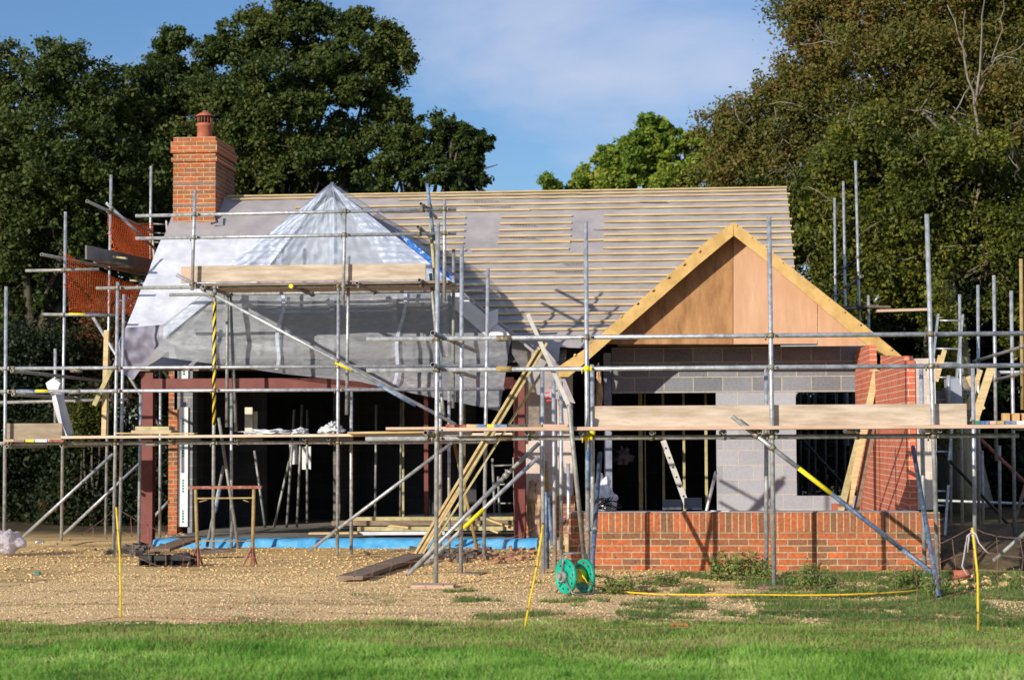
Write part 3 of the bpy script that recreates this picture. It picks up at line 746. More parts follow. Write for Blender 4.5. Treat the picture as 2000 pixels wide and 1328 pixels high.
# bright folded white edge on the right and on the left
FW = MB
sheet('white_edge', [(880,556),(945,612),(1000,656)], [(884,600),(948,655),(1000,664)], YT-.12, membw, 40, 8, .03, seed=6, parent=TP)
sheet('white_flap', [(948,612),(973,603)], [(948,652),(973,630)], YT-.17, membw, 10, 8, .02, seed=7, parent=TP)
sheet('white_edge', [(320,640),(380,590),(425,556)], [(320,662),(380,612),(425,578)], YT-.1, filme, 30, 8, .03, seed=8, parent=TP)
# lilac membrane apron hanging right of the bay
o = sheet('membrane_apron', [(1000,655),(1055,668),(1092,712)], [(1000,690),(1048,770),(1124,788)], 27.55, memb, 40, 24, .05, (1.2,1.2), 12)
tag(o, 'lilac roofing membrane hanging loose between the tarpaulin and the right-hand gable', 'sheet')
mb = MB()
for cx, cy, w in ((1069,768,9),(1069,776,8),(1072,783,10),(1075,758,5),(1078,745,4)):
    mb.beam(P(cx-w/2, cy, 27.40), P(cx+w/2, cy-2, 27.40), .004, .02)
mb.build('red_lettering', redp, o)
o = sheet('purple_cloth', [(247,641),(330,634),(392,597)], [(222,716),(262,742),(316,668)], 27.35, purple, 60, 40, .12, (2.2,1.4), 21, fold=.12)
tag(o, 'grey-purple cloth sheet hanging in folds off the left eave', 'sheet')
# ------------------------------------------------------------------ scaffolding
class Scaf:
    def __init__(s, loc, label, group='independent tube scaffolds round the house'):
        s.e = empty('scaffold', loc, label, 'scaffolding', group); s.t = []
    def tube(s, name, a, b, m=galv, r=.02415, clip=True, ground=False):
        a, b = Vector(a), Vector(b)
        if ground:
            d = (b-a); t = (gz(b.x, b.y)-.02-a.z)/d.z; b = a + d*t
        MB().tube(a, b, r).build(name, m, s.e, fix=False)
        if clip: s.t.append((a, b, name))
        return a, b
    def v(s, x0, y0, x1, y1, Y, m=galv, g=True, **k):   # standard
        return s.tube('standard', P(x0, y0, Y), P(x1, y1, Y), m, ground=g, **k)
    def h(s, x0, y0, x1, y1, Y, m=galv, Y2=None, name='ledger', **k):
        return s.tube(name, P(x0, y0, Y), P(x1, y1, Y if Y2 is None else Y2), m, **k)
    def d(s, x0, y0, x1, y1, Y, m=galv, Y2=None, **k):
        return s.tube('brace', P(x0, y0, Y), P(x1, y1, Y if Y2 is None else Y2), m, **k)
    def tr(s, px, py, Y, ln, m=galvd, dz=0, **k):  # transom running back from its near end
        a = P(px, py, Y); return s.tube('transom', a, a+Vector((0, ln, dz)), m, **k)
    def sleeve(s, px, py, Y, m=rustm, w=.16):
        a = P(px, py, Y); MB().tube(a-Vector((w/2,0,0)), a+Vector((w/2,0,0)), .033, 10, False).build('sleeve_coupler', m, s.e)
    def paint(s, x0, y0, x1, y1, Y, m):
        MB().tube(P(x0, y0, Y), P(x1, y1, Y), .0248, 12, False).build('painted_band', m, s.e)
    def couple(s, cap=95, yellow=()):
        pts = []
        for i in range(len(s.t)):
            for j in range(i+1, len(s.t)):
                a, b, _ = s.t[i]; c, d, _ = s.t[j]
                u, v, w = b-a, d-c, a-c
                A, Bq, Cq, D, E = u.dot(u), u.dot(v), v.dot(v), u.dot(w), v.dot(w); den = A*Cq-Bq*Bq
                if den < 1e-4*A*Cq: continue
                t, q = (Bq*E-Cq*D)/den, (A*E-Bq*D)/den
                if not (-.01 < t < 1.01 and -.01 < q < 1.01): continue
                p1, p2 = a+u*t, c+v*q
                if (p1-p2).length < .10: pts.append(((p1+p2)/2, u.normalized(), v.normalized(), p1, p2))
        kept = []
        for p in pts:
            if all((p[0]-k[0]).length > .07 for k in kept): kept.append(p)
        for c, u, v, p1, p2 in kept[:cap]:
            mb = MB()
            mb.tube(p1-u*.028, p1+u*.028, .033, 10, False)
            mb.tube(p2-v*.028, p2+v*.028, .033, 10, False)
            n = u.cross(v).normalized(); 
            if n.y > 0: n = -n
            mb.tube(c+v*.045-n*.01, c+v*.045+n*.055, .009, 6, False); mb.tube(c-v*.05+n*.02, c-v*.05-Vector((0,0,.05)), .008, 6, False)
            mb.beam(c+v*.045+n*.03-u*.02, c+v*.045+n*.03+u*.02, .022, .018, n)
            m = rustm if RND.random() < .75 else galvd
            for yx, yy in yellow:
                q = P(yx, yy, c.y)
                if (q-c).length < .12: m = yelp
            mb.build('coupler', m, s.e)

YA, YI = 25.4, 26.7
A = Scaf(tuple(G(230, 1075)), 'tall galvanised tube scaffold with two lifts wrapped round the tarpaulin-covered left bay')
A.v(12,560,8,1075,YA); A.v(230,551,222,1075,YA); A.v(419.5,555,416,1072,YA); A.v(661,552,659,1078,YA)
A.v(242,575,234,1052,YI, g=True); A.v(128,414,120,1055,28.2); A.v(217,342,206,1055,30.2); A.v(295,325,293,560,32.4, g=False)
A.v(108,681,108,830,28.0, g=False); A.v(275,770,271,1062,26.9); A.v(314,700,312,1045,28.6); A.v(452,767,452,1068,27.0)
A.v(444,555,443,834,YI, galvd, g=False); A.v(449,560,461,843,YI+.1, galvd, g=False, clip=False)
A.v(886,487,885,797,26.6, galvd, g=False); A.v(877,755,877,1060,26.9); A.v(860,700,860,1062,25.9)
A.v(681,500,677,810,YA+.35, g=False); A.v(686,758,686,1068,YA+.4)
A.v(381,371,375,567,YA-.15, g=False); A.v(674,407,670,596,YA-.15, g=False); A.v(868,389,868,590,YA-.15, g=False)
# rails and ledgers
A.h(-60,720,970,714,YA+.05); A.h(-60,765,985,759.5,YA+.05); A.h(-60,866,970,863,YA+.05)
A.h(188,563,945,556,YA+.05, galvd); A.h(331,576,942,568,YI+.05, galvd)
A.h(265,422,891,409,YA-.10); A.h(265,466,891,456,YA-.10)
A.h(50,529,193,526,28.15, galvd); A.h(83,614,228,616,28.15, galvd); A.paint(135,614,167,614.5,28.15,yelp); A.paint(168,614.5,212,615.5,28.15,navyp)
A.h(0,786,250,780,28.1, galvd)
# bracing
A.d(345,537,890,829,YA-.06); A.paint(655,707,690,724,YA-.06,yelp); A.paint(735,749,812,792,YA-.06,bluep)
A.d(604,1075,884,864,YA-.06); A.d(30,1062,221,886,27.2); A.d(125,1043,272,905,27.6)
A.d(182,620,312,833,27.9); A.d(301,692,331,742,28.2); A.d(297,1013,330,978,28.9, galvd)
A.d(427,815,466,1072,YI-.2, galvd); A.d(437,909,404,1068,YI, galvd); A.paint(430,955,420,1000,YI,bluep)
A.d(834,359,848,470,YA+.1,bluep); A.d(841,440,852,575,YA+.15,woodg, clip=False); A.d(841,534,857,711,YA+.2, galvd); A.d(861,760,867,812,YA+.3, galvd, clip=False)
A.d(887,864,934,1082,YI-.4, rusty2)
# return rails down the left side
A.tube('handrail', P(23,724,YA), P(200,744,29.4), galvd); A.tube('handrail', P(25,770,YA), P(200,782,29.4), galvd)
A.tube('handrail', P(81,497,27.6), P(292,538,32.2), galvd); A.tube('handrail', P(170,393,29.0), P(296,452,32.6), galvd)
A.d(208,397,310,493,30.0, galv, Y2=31.0)
# transoms
for px, py in ((332,858),(460,858),(594,857),(641,857)): A.tr(px, py, YA-.12, 1.6)
A.tr(13, 872, YA-.15, 1.6); A.tr(120,870,YA-.1,2.0)
for px, py in ((568,559),(697,553)): A.tr(px, py, YA-.15, 1.6)
MB().tube(P(568,559,YA-.17), P(568,559,YA-.17)+Vector((0,.06,0)), .03, 10, False).build('end_cap', yelp, A.e)
A.tr(397,560,YA-.15,1.6); A.tr(819,547,YA-.2,1.6); A.tr(822,398,YA-.3,1.6); A.tr(816,443,YA-.3,1.6)
A.sleeve(149,723,YA+.05); A.sleeve(146,765,YA+.05, galvd); A.sleeve(298,867,YA+.05, galvd)
A.paint(36,764,68,764,YA+.05,bluep); A.paint(70,764,96,764,YA+.05,yelp)
MB().tube(P(419.2,590,YA), P(418,830,YA), .027, 12, False).build('warning_tape', tape, A.e)
# toe boards and the upper deck
def board(name, parent, p, q, w, h, m, bev=.004):
    return MB().beam(p, q, w, h).build(name, m, parent, bevel=bev)
board('toe_board', A.e, P(383,535.5,YA-.02), P(832,530.5,YA-.02), .038, .225, boardm)
board('toe_board', A.e, P(354,537,YA+.04), P(384,536.5,YA+.04), .036, .225, boardp)
board('toe_board', A.e, P(12,842,YA+.12), P(122,842,YA+.12), .038, .22, mat('grey_board', (.26,.20,.13), .9, col2=(.38,.31,.22), scale=3, stretch=(1,4,4)))
A.couple(yellow=())

YBF, YBI = 19.65, 20.9
S = Scaf(tuple(G(1512, 1142)), 'galvanised tube scaffold with one boarded lift before the brick wall and timber gable')
S.v(855,436,851.5,1141,YBF); S.v(902,481,900,1119,21.3); S.v(953,525,945,1089,24.2)
S.v(1144,433,1149,1146,YBF); S.v(1156.5,712,1158,1110,YBI)
S.v(1502,423,1512,1143,YBF); S.v(1496.5,714,1497,1110,YBI); S.v(1810,419,1832,1140,YBF); S.v(1799,710,1806,1122,YBI)
S.paint(1147.5,870,1148,957,YBF, bluep)
S.h(716,662.5,2080,650.5,YBF+.05); S.h(716,723.5,2080,713,YBF+.05); S.h(714,857,1990,850.5,YBF+.05)
S.h(1975,836,2080,836,YBF-.02, galvd); 
S.tr(845,650,YBF-.15,4.25); S.tr(845,712,YBF-.15,4.25); S.tr(831,845,YBF-.15,4.25)
for px, py in ((1029,846),(1135,846),(1273,845),(1414,844),(1483,842),(1518,842.5),(1676,841.5),(1836,840.5)): S.tr(px, py, YBF-.12, 1.55, galv)
S.sleeve(984,661,YBF+.05); S.sleeve(984,721,YBF+.05, rusty2); S.sleeve(984,855,YBF+.05, rustm)
# long raking brace, part yellow, part navy
S.d(1430,813,1846,1137,YBF-.055, galvd); 
S.paint(1452,831,1560,914,YBF-.055, galv); S.paint(1560,914.3,1624,964,YBF-.055, yelp); S.paint(1624,964,1762,1072,YBF-.055, navyp); S.paint(1762,1072,1842,1134,YBF-.055, bluep)
S.d(1783,873,1834,1166,20.8, navyp, Y2=18.25); S.d(1172,885,1153,1152,20.6, navyp, Y2=18.95)
S.d(1111,791,1144,1120,19.3, galvd, Y2=20.0)
for x0,y0,x1,y1,Y in ((1059,725,1061,1119,21.2),(1081,738,1084,1105,21.9),(1096,745,1096,1085,23.2),(1110,905,1111,1075,23.6)):
    S.v(x0,y0,x1,y1,Y)
S.d(1066,903,1069,1110,21.4, bluep); S.d(1069,957,1079,1064,23.0, bluep); S.d(1065,900,1069,960,21.3, rusty2)
S.d(794,1124,988,928,21.1, galv, Y2=21.2); S.d(988,928,1052,866,21.2, galvd, Y2=21.5)
S.d(830,1102,1052,892,22.4, galv, Y2=22.4); S.paint(905,1031,945,993.5,22.395, yelp)
S.couple(yellow=((1148,719),(1148,853)))
board('toe_board', S.e, P(1157,814,YBF-.0+.10), P(1888,809.5,YBF+.10), .038, .226, boardm)
# right-hand return, standards beyond the pier
RS = Scaf(tuple(G(1908, 1080)), 'scaffold return of bare upright tubes and sloping rails beyond the grey block pier', )
RS.v(1874,575,1880,1040,29.3); RS.v(1910,557,1912,1065,27.8); RS.v(1941,538,1946,900,26.2, g=False); RS.v(1975,568,1982,1050,24.8)
RS.v(1799+32,860,1834,1090,27.0, galvd, g=False, clip=False) if False else None
RS.v(1994,506,1997,800,23.9, rusty2, g=False); RS.v(1900,715,1905,1120,22.3, galv)
RS.v(1857,755,1857,1060,30.5, galvd); RS.v(1853,733,1853,800,24, galv, g=False)
RS.v(1918,880,1921,1070,29.5, galvd, clip=False); RS.v(1952,870,1953,1075,28, galvd, clip=False)
RS.tube('handrail', P(2040,665,22.6), P(1902,706,28.2), galvd); RS.tube('handrail', P(2040,718,22.6), P(1934,745,26.8), galvd); RS.h(1949,727,2040,727,26.3)
RS.d(1831,873,1995,1052,29.0, blackpl); RS.d(1916,858,2010,950,26.5, rusty); RS.d(2010,925,1968,1060,26.0, boardd); RS.d(2020,1025,1940,1095,21.5, galvd, clip=False)
RS.h(1830,962+15,2040,985,33, galv)
RS.h(1990,757+8,2060,760,27, galvd)
RS.couple()
# rear scaffold seen over the right end of the roof
RR = Scaf(tuple(P(1650, 860, 33)), 'rear scaffold of three tall tubes rising behind the right end of the battened roof')
RR.v(1630,387,1634,860,35.4, g=False); RR.v(1647,354,1656,870,34.1, g=False); RR.v(1671,314,1685,880,32.8, g=False); RR.v(1696,577,1700,870,32.2, g=False)
RR.tube('transom', P(1682,499,32.6), P(1633,541,35.4), blackpl); RR.tube('transom', P(1684,539,32.6), P(1636,577,35.4), galvd)
RR.d(1708,590,1716,578,32.2, galv); RR.h(1640,605,1716,597,32.4, galvd)
board('deck_board', RR.e, P(1640,603,33.5), P(1714,599,32.2), .5, .04, boardd); board('deck_board', RR.e, P(1712,608,32.0), P(1812,605,32.0), .2, .045, boardp)
RR.couple()
# tubes seen in the dark behind the wing window
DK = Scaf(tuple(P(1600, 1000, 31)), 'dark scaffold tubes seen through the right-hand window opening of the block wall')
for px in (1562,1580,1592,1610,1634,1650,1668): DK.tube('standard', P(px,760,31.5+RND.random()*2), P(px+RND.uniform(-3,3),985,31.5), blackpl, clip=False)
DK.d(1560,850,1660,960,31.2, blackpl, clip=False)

# ------------------------------------------------------------------ scaffold boards (loose, each lifts off)
def sboard(p, q, w, label, m=boardm, h=.038, upv=(0,0,1), name='scaffold_board', group='scaffold boards laid on the lifts', cat='board'):
    o = MB().beam(p, q, w, h, upv).build(name, m, bevel=.004); return tag(o, label, cat, group)
# left lift, five boards deep
zA = P(460, 848.5, YA).z
for i in range(5):
    y = YA-.10+i*.235
    p, q = P(124 if i else 124, 853, y), P(1002, 846, y); p.z = zA-.03+.0; q.z = zA+.035
    p.z = P(124, 854, YA).z; q.z = P(1002, 847.5, YA).z
    sboard(p, q, .225, 'long pale board of the left lift, ' + ['front edge facing the lawn', 'second from the front', 'in the middle of the deck', 'second from the house', 'nearest the house wall'][i], boardm if i else mat('edge_board', (.52,.42,.31), .8, col2=(.72,.60,.46), scale=2.5, stretch=(1,3,4)))
for i in range(2):
    y = YA-.1+i*.235; p, q = P(12, 860, y), P(124, 861, y); p.z = q.z = P(60, 860, YA).z
    sboard(p, q, .225, ['short board with coloured end bands under the grey toe board, front one', 'short board behind the one with coloured end bands'][i], boardm)
p = P(12,860,YA-.1)
mb_cols = ((26,48,boardd),(50,66,yelp),(68,92,membw),(96,124,rusty))
bo = empty('board_end_bands', tuple(P(60,860,YA-.22)), 'row of coloured and white painted board ends under the far left deck', 'board ends')
for a_, b_, m_ in mb_cols: MB().beam(P(a_,860.5,YA-.222), P(b_,860.8,YA-.222), .012, .034).build('painted_end', m_, bo)
# stack and short boards left
for i, (a_, b_, py, L_) in enumerate(((262,340,843,'bottom board of the small stack beside the steel post'),(270,336,836.5,'chunky offcut lying on top of the small board stack'))):
    sboard(P(a_,py,YA+.1+.1*i), P(b_,py-.5+i,YA+.1+.1*i), .3, L_, boardm if i == 0 else woodg, .035+.02*i, name='timber_offcut')
sboard(P(230,846,YA+.0), P(383,846.5,YA), .2, 'thin yellowish board lying under the small stack on the left lift', batten, .02)
sboard(P(756,837,YA-.3), P(880,836,YA-.3), .225, 'grey-pink board end poking out left of the first tall front tube', boardp)
sboard(P(681,845.5,YA-.25), P(856,843,YA-.25), .2, 'pale board lapped over the right end of the left lift', batten, .03)
# upper lift
for i in range(5):
    y = YA+.07+i*.235; p, q = P(385,557,YA), P(880,551,YA); p.y = q.y = y
    sboard(p, q, .225, 'board of the upper lift under the tarpaulin peak, ' + ['behind the toe board', 'second back', 'middle one', 'second from the sheet', 'closest to the sheet'][i], boardp if i else boardd)
# right lift
for i in range(5):
    y = YBF-.10+i*.232; p, q = P(870,838.5,YBF), P(2080,832,YBF); p.y = q.y = y
    sboard(p, q, .225, 'long pinkish board of the right lift, ' + ['front edge under the toe board', 'second from the front', 'in the middle of the deck', 'second from the house', 'on the house side'][i], boardp)
bd = empty('board_pile', tuple(P(1000,832,21.3)), 'low row of board ends with blue, yellow and maroon bands on the right lift', 'board pile')
for a_, b_, m_ in ((873,912,rusty),(913,932,batten),(932,952,bluep),(953,967,yelp),(967,992,bluep),(994,1030,darkrub),(1032,1060,boardd),(1062,1110,boardp)):
    MB().beam(P(a_,831.5,YBF+.4), P(b_,832.2,YBF+.4), .22, .036).build('banded_board', m_, bd, bevel=.003)
bd = empty('board_pile', tuple(P(1950,826,20.7)), 'row of board ends with blue and white bands at the far right of the lift', 'board pile')
for a_, b_, m_ in ((1889,1900,boardd),(1901,1912,greenp),(1913,1928,bluep),(1930,1942,boardp),(1943,1958,woodg),(1960,1981,bluep),(1982,2010,membw),(2011,2040,bluep)):
    MB().beam(P(a_,825.5,YBF+.3), P(b_,825.2,YBF+.3), .22, .036).build('banded_board', m_, bd, bevel=.003)
for i in range(5):
    a_ = 1955+i*19; tag(MB().beam(P(a_+9,822,YBF+.45), P(a_+9,807,YBF+.45), .1, .075, (1,0,0)).build('brick', mat('ochre_brick', (.45,.25,.10), .85, col2=(.60,.38,.18), scale=10), bevel=.003), 'ochre brick standing in the row at the far right of the lift, ' + ['leftmost', 'second from left', 'third from left', 'fourth from left', 'fifth from left'][i], 'brick', 'ochre bricks on the right lift')
# upper left deck on the return, seen from below
for i, (a_, b_, pp, qq, L_) in enumerate(((0,0,(196,512,29.0),(296,532,32.8),'dark board of the high side deck seen from below, outer one'),(0,0,(214,514,29.2),(312,533,32.8),'dark board of the high side deck seen from below, inner one'),(0,0,(232,520,29.4),(322,536,32.8),'dark board of the high side deck nearest the roof verge'))):
    sboard(P(*pp), P(*qq), .225, L_, boardd)
sboard(P(168,493,28.6), P(300,520,32.0), .035, 'grey plank standing on edge along the high side deck', mat('grey_plank', (.14,.13,.12), .85, col2=(.22,.2,.18), scale=3), .225, name='plank')
sboard(P(222,502,29.1), P(247,505,29.1), .1, 'pale offcut lying on the high side deck', woodg, .03, name='timber_offcut')
sboard(P(255,548,31), P(272,549,31), .1, 'pale offcut under the high side deck behind the orange net', boardm, .03, name='timber_offcut')

# ------------------------------------------------------------------ orange debris netting
def net(name, c, nu, nv, m, r, label, sag=.05, cat='netting', group=None):
    """c: four corners tl,tr,br,bl"""
    tl, tr_, br, bl = c; mb = MB(); nrm = (tr_-tl).cross(bl-tl).normalized()
    def q(u, v):
        p = lerp(lerp(tl, tr_, u), lerp(bl, br, u), v)
        return p + nrm*(sag*noise.noise(Vector((u*3, v*3, c[0].x)))) - Vector((0,0,1))*sag*1.5*math.sin(u*math.pi)*(1-v*.6)
    for j in range(nv+1): mb.path([q(i/16, j/nv) for i in range(17)], r, 4)
    for i in range(nu+1): mb.path([q(i/nu, j/8) for j in range(9)], r*.75, 3)
    for _ in range(26):  # bunched left edge
        v = RND.random(); p = q(RND.uniform(-.01,.05), v); mb.path([p, p+Vector((RND.uniform(-.02,.05), RND.uniform(-.1,.1), RND.uniform(-.09,.09)))], r*1.6, 4)
    return tag(mb.build(name, m, fix=False), label, cat, group)
g_ = 'orange debris nets on the side scaffold'
net('debris_net', (P(131,496,28.25), P(292,562,31.6), P(272,612,31.6), P(133,612,28.25)), 40, 20, orangem, .0062, 'orange debris net tied low on the side scaffold, the larger one', group=g_)
net('debris_net', (P(211,412,30.2), P(296,437,32.4), P(297,512,32.4), P(222,496,30.2)), 28, 16, orangem, .0062, 'orange debris net tied high beside the roof verge, the smaller one', group=g_)

# ------------------------------------------------------------------ ladders
def ladder(tl, tr_, bl, br, n, m, label, r=.02, group='ladders'):
    e = empty('ladder', tuple((bl+br)/2), label, 'ladder', group)
    for a, b in ((tl, bl), (tr_, br)): MB().beam(a, b, .03, .06, (0,1,0)).build('stile', m, e)
    for i in range(n):
        t = (i+.4)/n; MB().tube(lerp(tl, bl, t), lerp(tr_, br, t), r*.7, 8, False).build('rung', m, e)
ladder(P(1832,615,27.5), P(1880,616,27.5), P(1800,900,26.2), P(1853,900,26.2), 10, galv, 'aluminium ladder leaning up behind the grey block pier')
ladder(P(1805,948,24.5), P(1852,948,24.5), P(1798,1060,24.3), P(1844,1060,24.3), 4, galv, 'foot of an aluminium ladder right of the dwarf wall')
ladder(P(295,430,32.7), P(325,432,32.7), P(303,520,32.5), P(333,520,32.5), 5, galvd, 'short ladder against the verge left of the chimney')

# ------------------------------------------------------------------ timbers
def timber(name, p, q, w, h, m, label, cat='timber', group=None, upv=(0,0,1)):
    return tag(MB().beam(p, q, w, h, upv).build(name, m, bevel=.002), label, cat, group)
gb_ = 'bundle of long battens leaning on the right lift'
lb = ['leftmost of the bundle', 'second from left in the bundle', 'middle one of the bundle', 'fourth from left in the bundle', 'rightmost of the bundle', 'lower one tucked under the bundle']
for i in range(6):
    px0 = 812 + i*3.6; pt = 1050 + i*4.6
    p = P(px0 + (3 if i == 5 else 0), 1082-RND.uniform(0,4), 24.5+.03*(i%2)); q = P(pt, 670+RND.uniform(-6,14)+(22 if i == 5 else 0), 23.6+.04*(i%3)+.15*(i==5))
    timber('roof_batten', p, q, .032, .045, woodg if i%2 else batten, 'long pale batten leaning steeply on the lift, '+lb[i], 'batten', gb_, (0,1,0))
timber('prop_batten', P(1031,614,YBF+.1), P(1113,797,YBF+.1), .045, .02, mat('grey_batten', (.42,.40,.36), .7, col2=(.60,.58,.52), scale=6), 'weathered grey batten propped against the rails beside the batten bundle', 'batten', upv=(0,1,0))
for i, (a_, b_, c_, d_, Y, w, m_) in enumerate(((1679,850,1641,1000,25.9,.09,woodg),(1712,722,1655,1000,26.0,.09,wood),(1722,735,1672,1000,26.1,.08,boardd))):
    timber('plank', P(a_,b_,Y), P(c_,d_,Y-.5), w, .03, m_, ['left plank of three leaning on the red brick side wall', 'middle plank of three leaning on the red brick side wall', 'dark right plank of three leaning on the red brick side wall'][i], 'plank', 'planks leaning on the red brick side wall', (0,1,0))
timber('post', P(208.5,645,27.9), P(203,855,27.9), .075, .05, wood, 'upright sawn timber post beside the purple cloth', 'post', None, (0,1,0))
timber('strut', P(217,722,27.8), P(184,792,27.8), .07, .04, woodg, 'short slanting timber strut nailed across the left post', 'strut', None, (0,1,0))
for i, (a_, b_, c_, d_, Y, w) in enumerate(((1938,712,1902,825,23.2,.1),(1915,722,1890,800,23.4,.06),(1890,735,1920,800,23.5,.06),(1845,683,1828,745,25,.06),(1836,694,1822,750,25.1,.05))):
    timber('timber_brace', P(a_,b_,Y), P(c_,d_,Y), w, .03, wood, ['broad pale board leaning behind the end toe board', 'narrow brown strut left of the broad leaning board', 'short cross strut behind the broad leaning board', 'taller of two thin sticks above the grey block pier', 'shorter of two thin sticks above the grey block pier'][i], 'timber', 'loose timbers at the right end of the lift', (0,1,0))
tag(MB().box(X(1826,24.6), X(1880,24.6), 24.6, 24.8, Z(792,24.6,1850), Z(762,24.6,1850)).build('concrete_block', blockx), 'grey concrete block pile low behind the end toe board', 'block')
mb = MB(); mb.prism([P(1848,740,24.4), P(1872,738,24.4), P(1880,765,24.4), P(1880,790,24.4), P(1850,790,24.4)], (0,.2,0))
tag(mb.build('plastic_crate', mat('grey_crate', (.30,.32,.38), .5)), 'pale grey ribbed crate standing behind the end toe board', 'crate')
# planks on the ground
def gp(px, py, z=.02): return G(px, py, z)
timber('plank', gp(684,1128,.04), gp(815,1084,.06), .28, .045, boardd, 'dark weathered plank lying at a slant on the gravel', 'plank')
timber('sole_board', gp(806,1144,.02), gp(888,1144,.02), .3, .04, boardp, 'pinkish sole board under the tall leftmost front tube', 'board')
timber('sole_board', gp(903,1120,.01), gp(945,1121,.01), .25, .03, boardd, 'short grey sole board behind the tall front tube', 'board')
timber('sole_board', gp(1480,1146,.01), gp(1535,1146,.01), .2, .03, boardd, 'sole board half hidden in weeds under the middle front tube', 'board')
timber('plank', gp(312,1074,.05), gp(374,1052,.12), .28, .04, boardd, 'brown ramp board rising onto the slab by the left steel post', 'plank')
timber('plank', gp(372,1080,.04), gp(455,1074,.06), .22, .04, boardd, 'dirty plank lying in front of the blue film behind the trestle', 'plank')
timber('plank', gp(330,1084,.03), gp(372,1080,.03), .15, .04, boardd, 'short dirty board end left of the trestle leg', 'plank')
# timber stack on the slab
for i, (a_, b_, py, h, m_, L_) in enumerate(((690,1004,1013,.06,woodg,'top greenish beam of the stack on the slab'),(650,1004,1021,.07,boardd,'second beam of the stack on the slab'),(700,1004,1032,.06,woodg,'third beam of the stack on the slab'),(685,870,1041,.05,membw,'white wrapped plank lying at the foot of the timber stack'),(605,700,1041,.03,batten,'short pale board on the slab edge left of the stack'))):
    Y = 28.35-.11*i; timber('beam', P(a_,py,Y), P(b_,py-1,Y), .2, h, m_, L_, 'timber', 'timbers stacked on the slab')
for i, (a_, b_, c_, d_) in enumerate(((930,1022,975,1040),(950,1012,995,1028),(760,1026,800,1030))):
    timber('offcut', P(a_,b_,28.2), P(c_,d_,28.0), .08, .03, batten, ['yellow board sloping off the stack near the right steel post', 'short board resting on the stack near the right steel post', 'small offcut on the left of the stack'][i], 'timber', 'offcuts on the slab')
tag(MB().beam(P(796,1007,29.6), P(1004,1003,29.6), .5, .03).build('metal_sheet', galvd), 'thin metal sheet lying on top of the timber stack', 'sheet metal')
# props inside the bay
for i, (a_, b_, c_, d_, Y) in enumerate(((575,800,560,1030,30.5),(590,790,580,1030,30.6),(497,880,518,1030,30.2),(565,900,535,1030,30.8),(735,790,733,1008,30.8),(784,770,782,1012,30.8),(962,900,968,1045,29.5),(973,930,977,1045,29.5),(600,800,600,1020,31))):
    tag(MB().tube(P(a_,b_,Y), P(c_,d_,Y), .022, 8, False).build('prop', galvd), 'steel prop standing in the dark bay, '+['leftmost of the close group','second of the close group','slanting one behind the trestle','slanting away to the left','upright left of the diagonal brace','upright right of the long brace top','left one near the right steel post','right one near the right steel post','third of the close group'][i], 'prop', 'steel props inside the bay')
tag(MB().box(X(478,29),X(493,29),29,29.05,Z(850,29),Z(792,29)).box(X(494,29.1),X(502,29.1),29.1,29.15,Z(838,29),Z(800,29)).build('lining_board', mat('pale_lining', (.65,.62,.52), .7)), 'pale lining board standing upright inside the bay above the left lift', 'board')
mb = MB().box(X(565,31.2),X(580,31.2),31.2,31.25,Z(905,31.2),Z(862,31.2)).box(X(590,31.2),X(607,31.2),31.2,31.25,Z(915,31.2),Z(870,31.2))  # sunlit patches of the bay wall, put in as pale panels
tag(mb.build('wall_light_patch', insul), 'pale panels added as sunlit patches on the wall in the dark middle of the bay', 'board')
# frame with rungs at right inside
ladder(P(962,895,29.8), P(1003,893,29.8), P(966,1005,29.8), P(1006,1005,29.8), 3, galvd, 'small metal frame with rungs just inside the right steel post')
# inside the wing
mb = MB(); p, q = P(1295,860,29.6), P(1341,985,29.6)
e = timber('perforated_channel', p, q, .09, .03, mat('pale_channel', (.55,.53,.50), .6), 'pale steel channel with a row of holes leaning in the large opening', 'channel', None, (0,1,0))
for i in range(6):
    c = lerp(p, q, .12+i*.15); mb.tube(c+Vector((0,-.022,0)), c+Vector((0,-.016,0)), .016, 8, False)
mb.build('hole', dot, e)
tag(MB().tube(P(1398,922,27.5), P(1379,1001,27.0), .024).build('steel_tube', galv), 'loose shiny tube leaning at the right edge of the large opening', 'tube')
tag(MB().box(X(1293,22.1),X(1330,22.1),22.0,22.15,.705,.705+.11).box(X(1335,22.2),X(1369,22.2),22.05,22.2,.705,.705+.13).build('slate_block', mat('slate_grey', (.09,.10,.13), .7, col2=(.13,.14,.17))), 'pair of dark grey blocks sitting on top of the brick dwarf wall', 'block')
for i, (a_, py) in enumerate(((1388,998),(1402,998))):
    tag(MB().beam(P(a_,py,21.95), P(a_+22,py+.5,21.95), .05, .02).build('offcut', membw), ['white scrap lying on the dwarf wall, left of two', 'white scrap lying on the dwarf wall, right of two'][i], 'scrap', 'scraps on the dwarf wall')
tag(MB().box(X(1624,28.5),X(1636,28.5),28.5,28.7,Z(1002,28.5),Z(985,28.5)).build('brick', terra), 'orange-red brick standing at the foot of the leaning planks', 'brick')
# stake of timber left of the dwarf wall
tag(MB().prism([P(1101,1042,21.8), P(1109,1042,21.8), P(1110,1078,21.8), P(1104,1078,21.8)], (0,.05,0)).build('wedge', batten), 'pale timber wedge standing against the left end of the dwarf wall', 'timber')

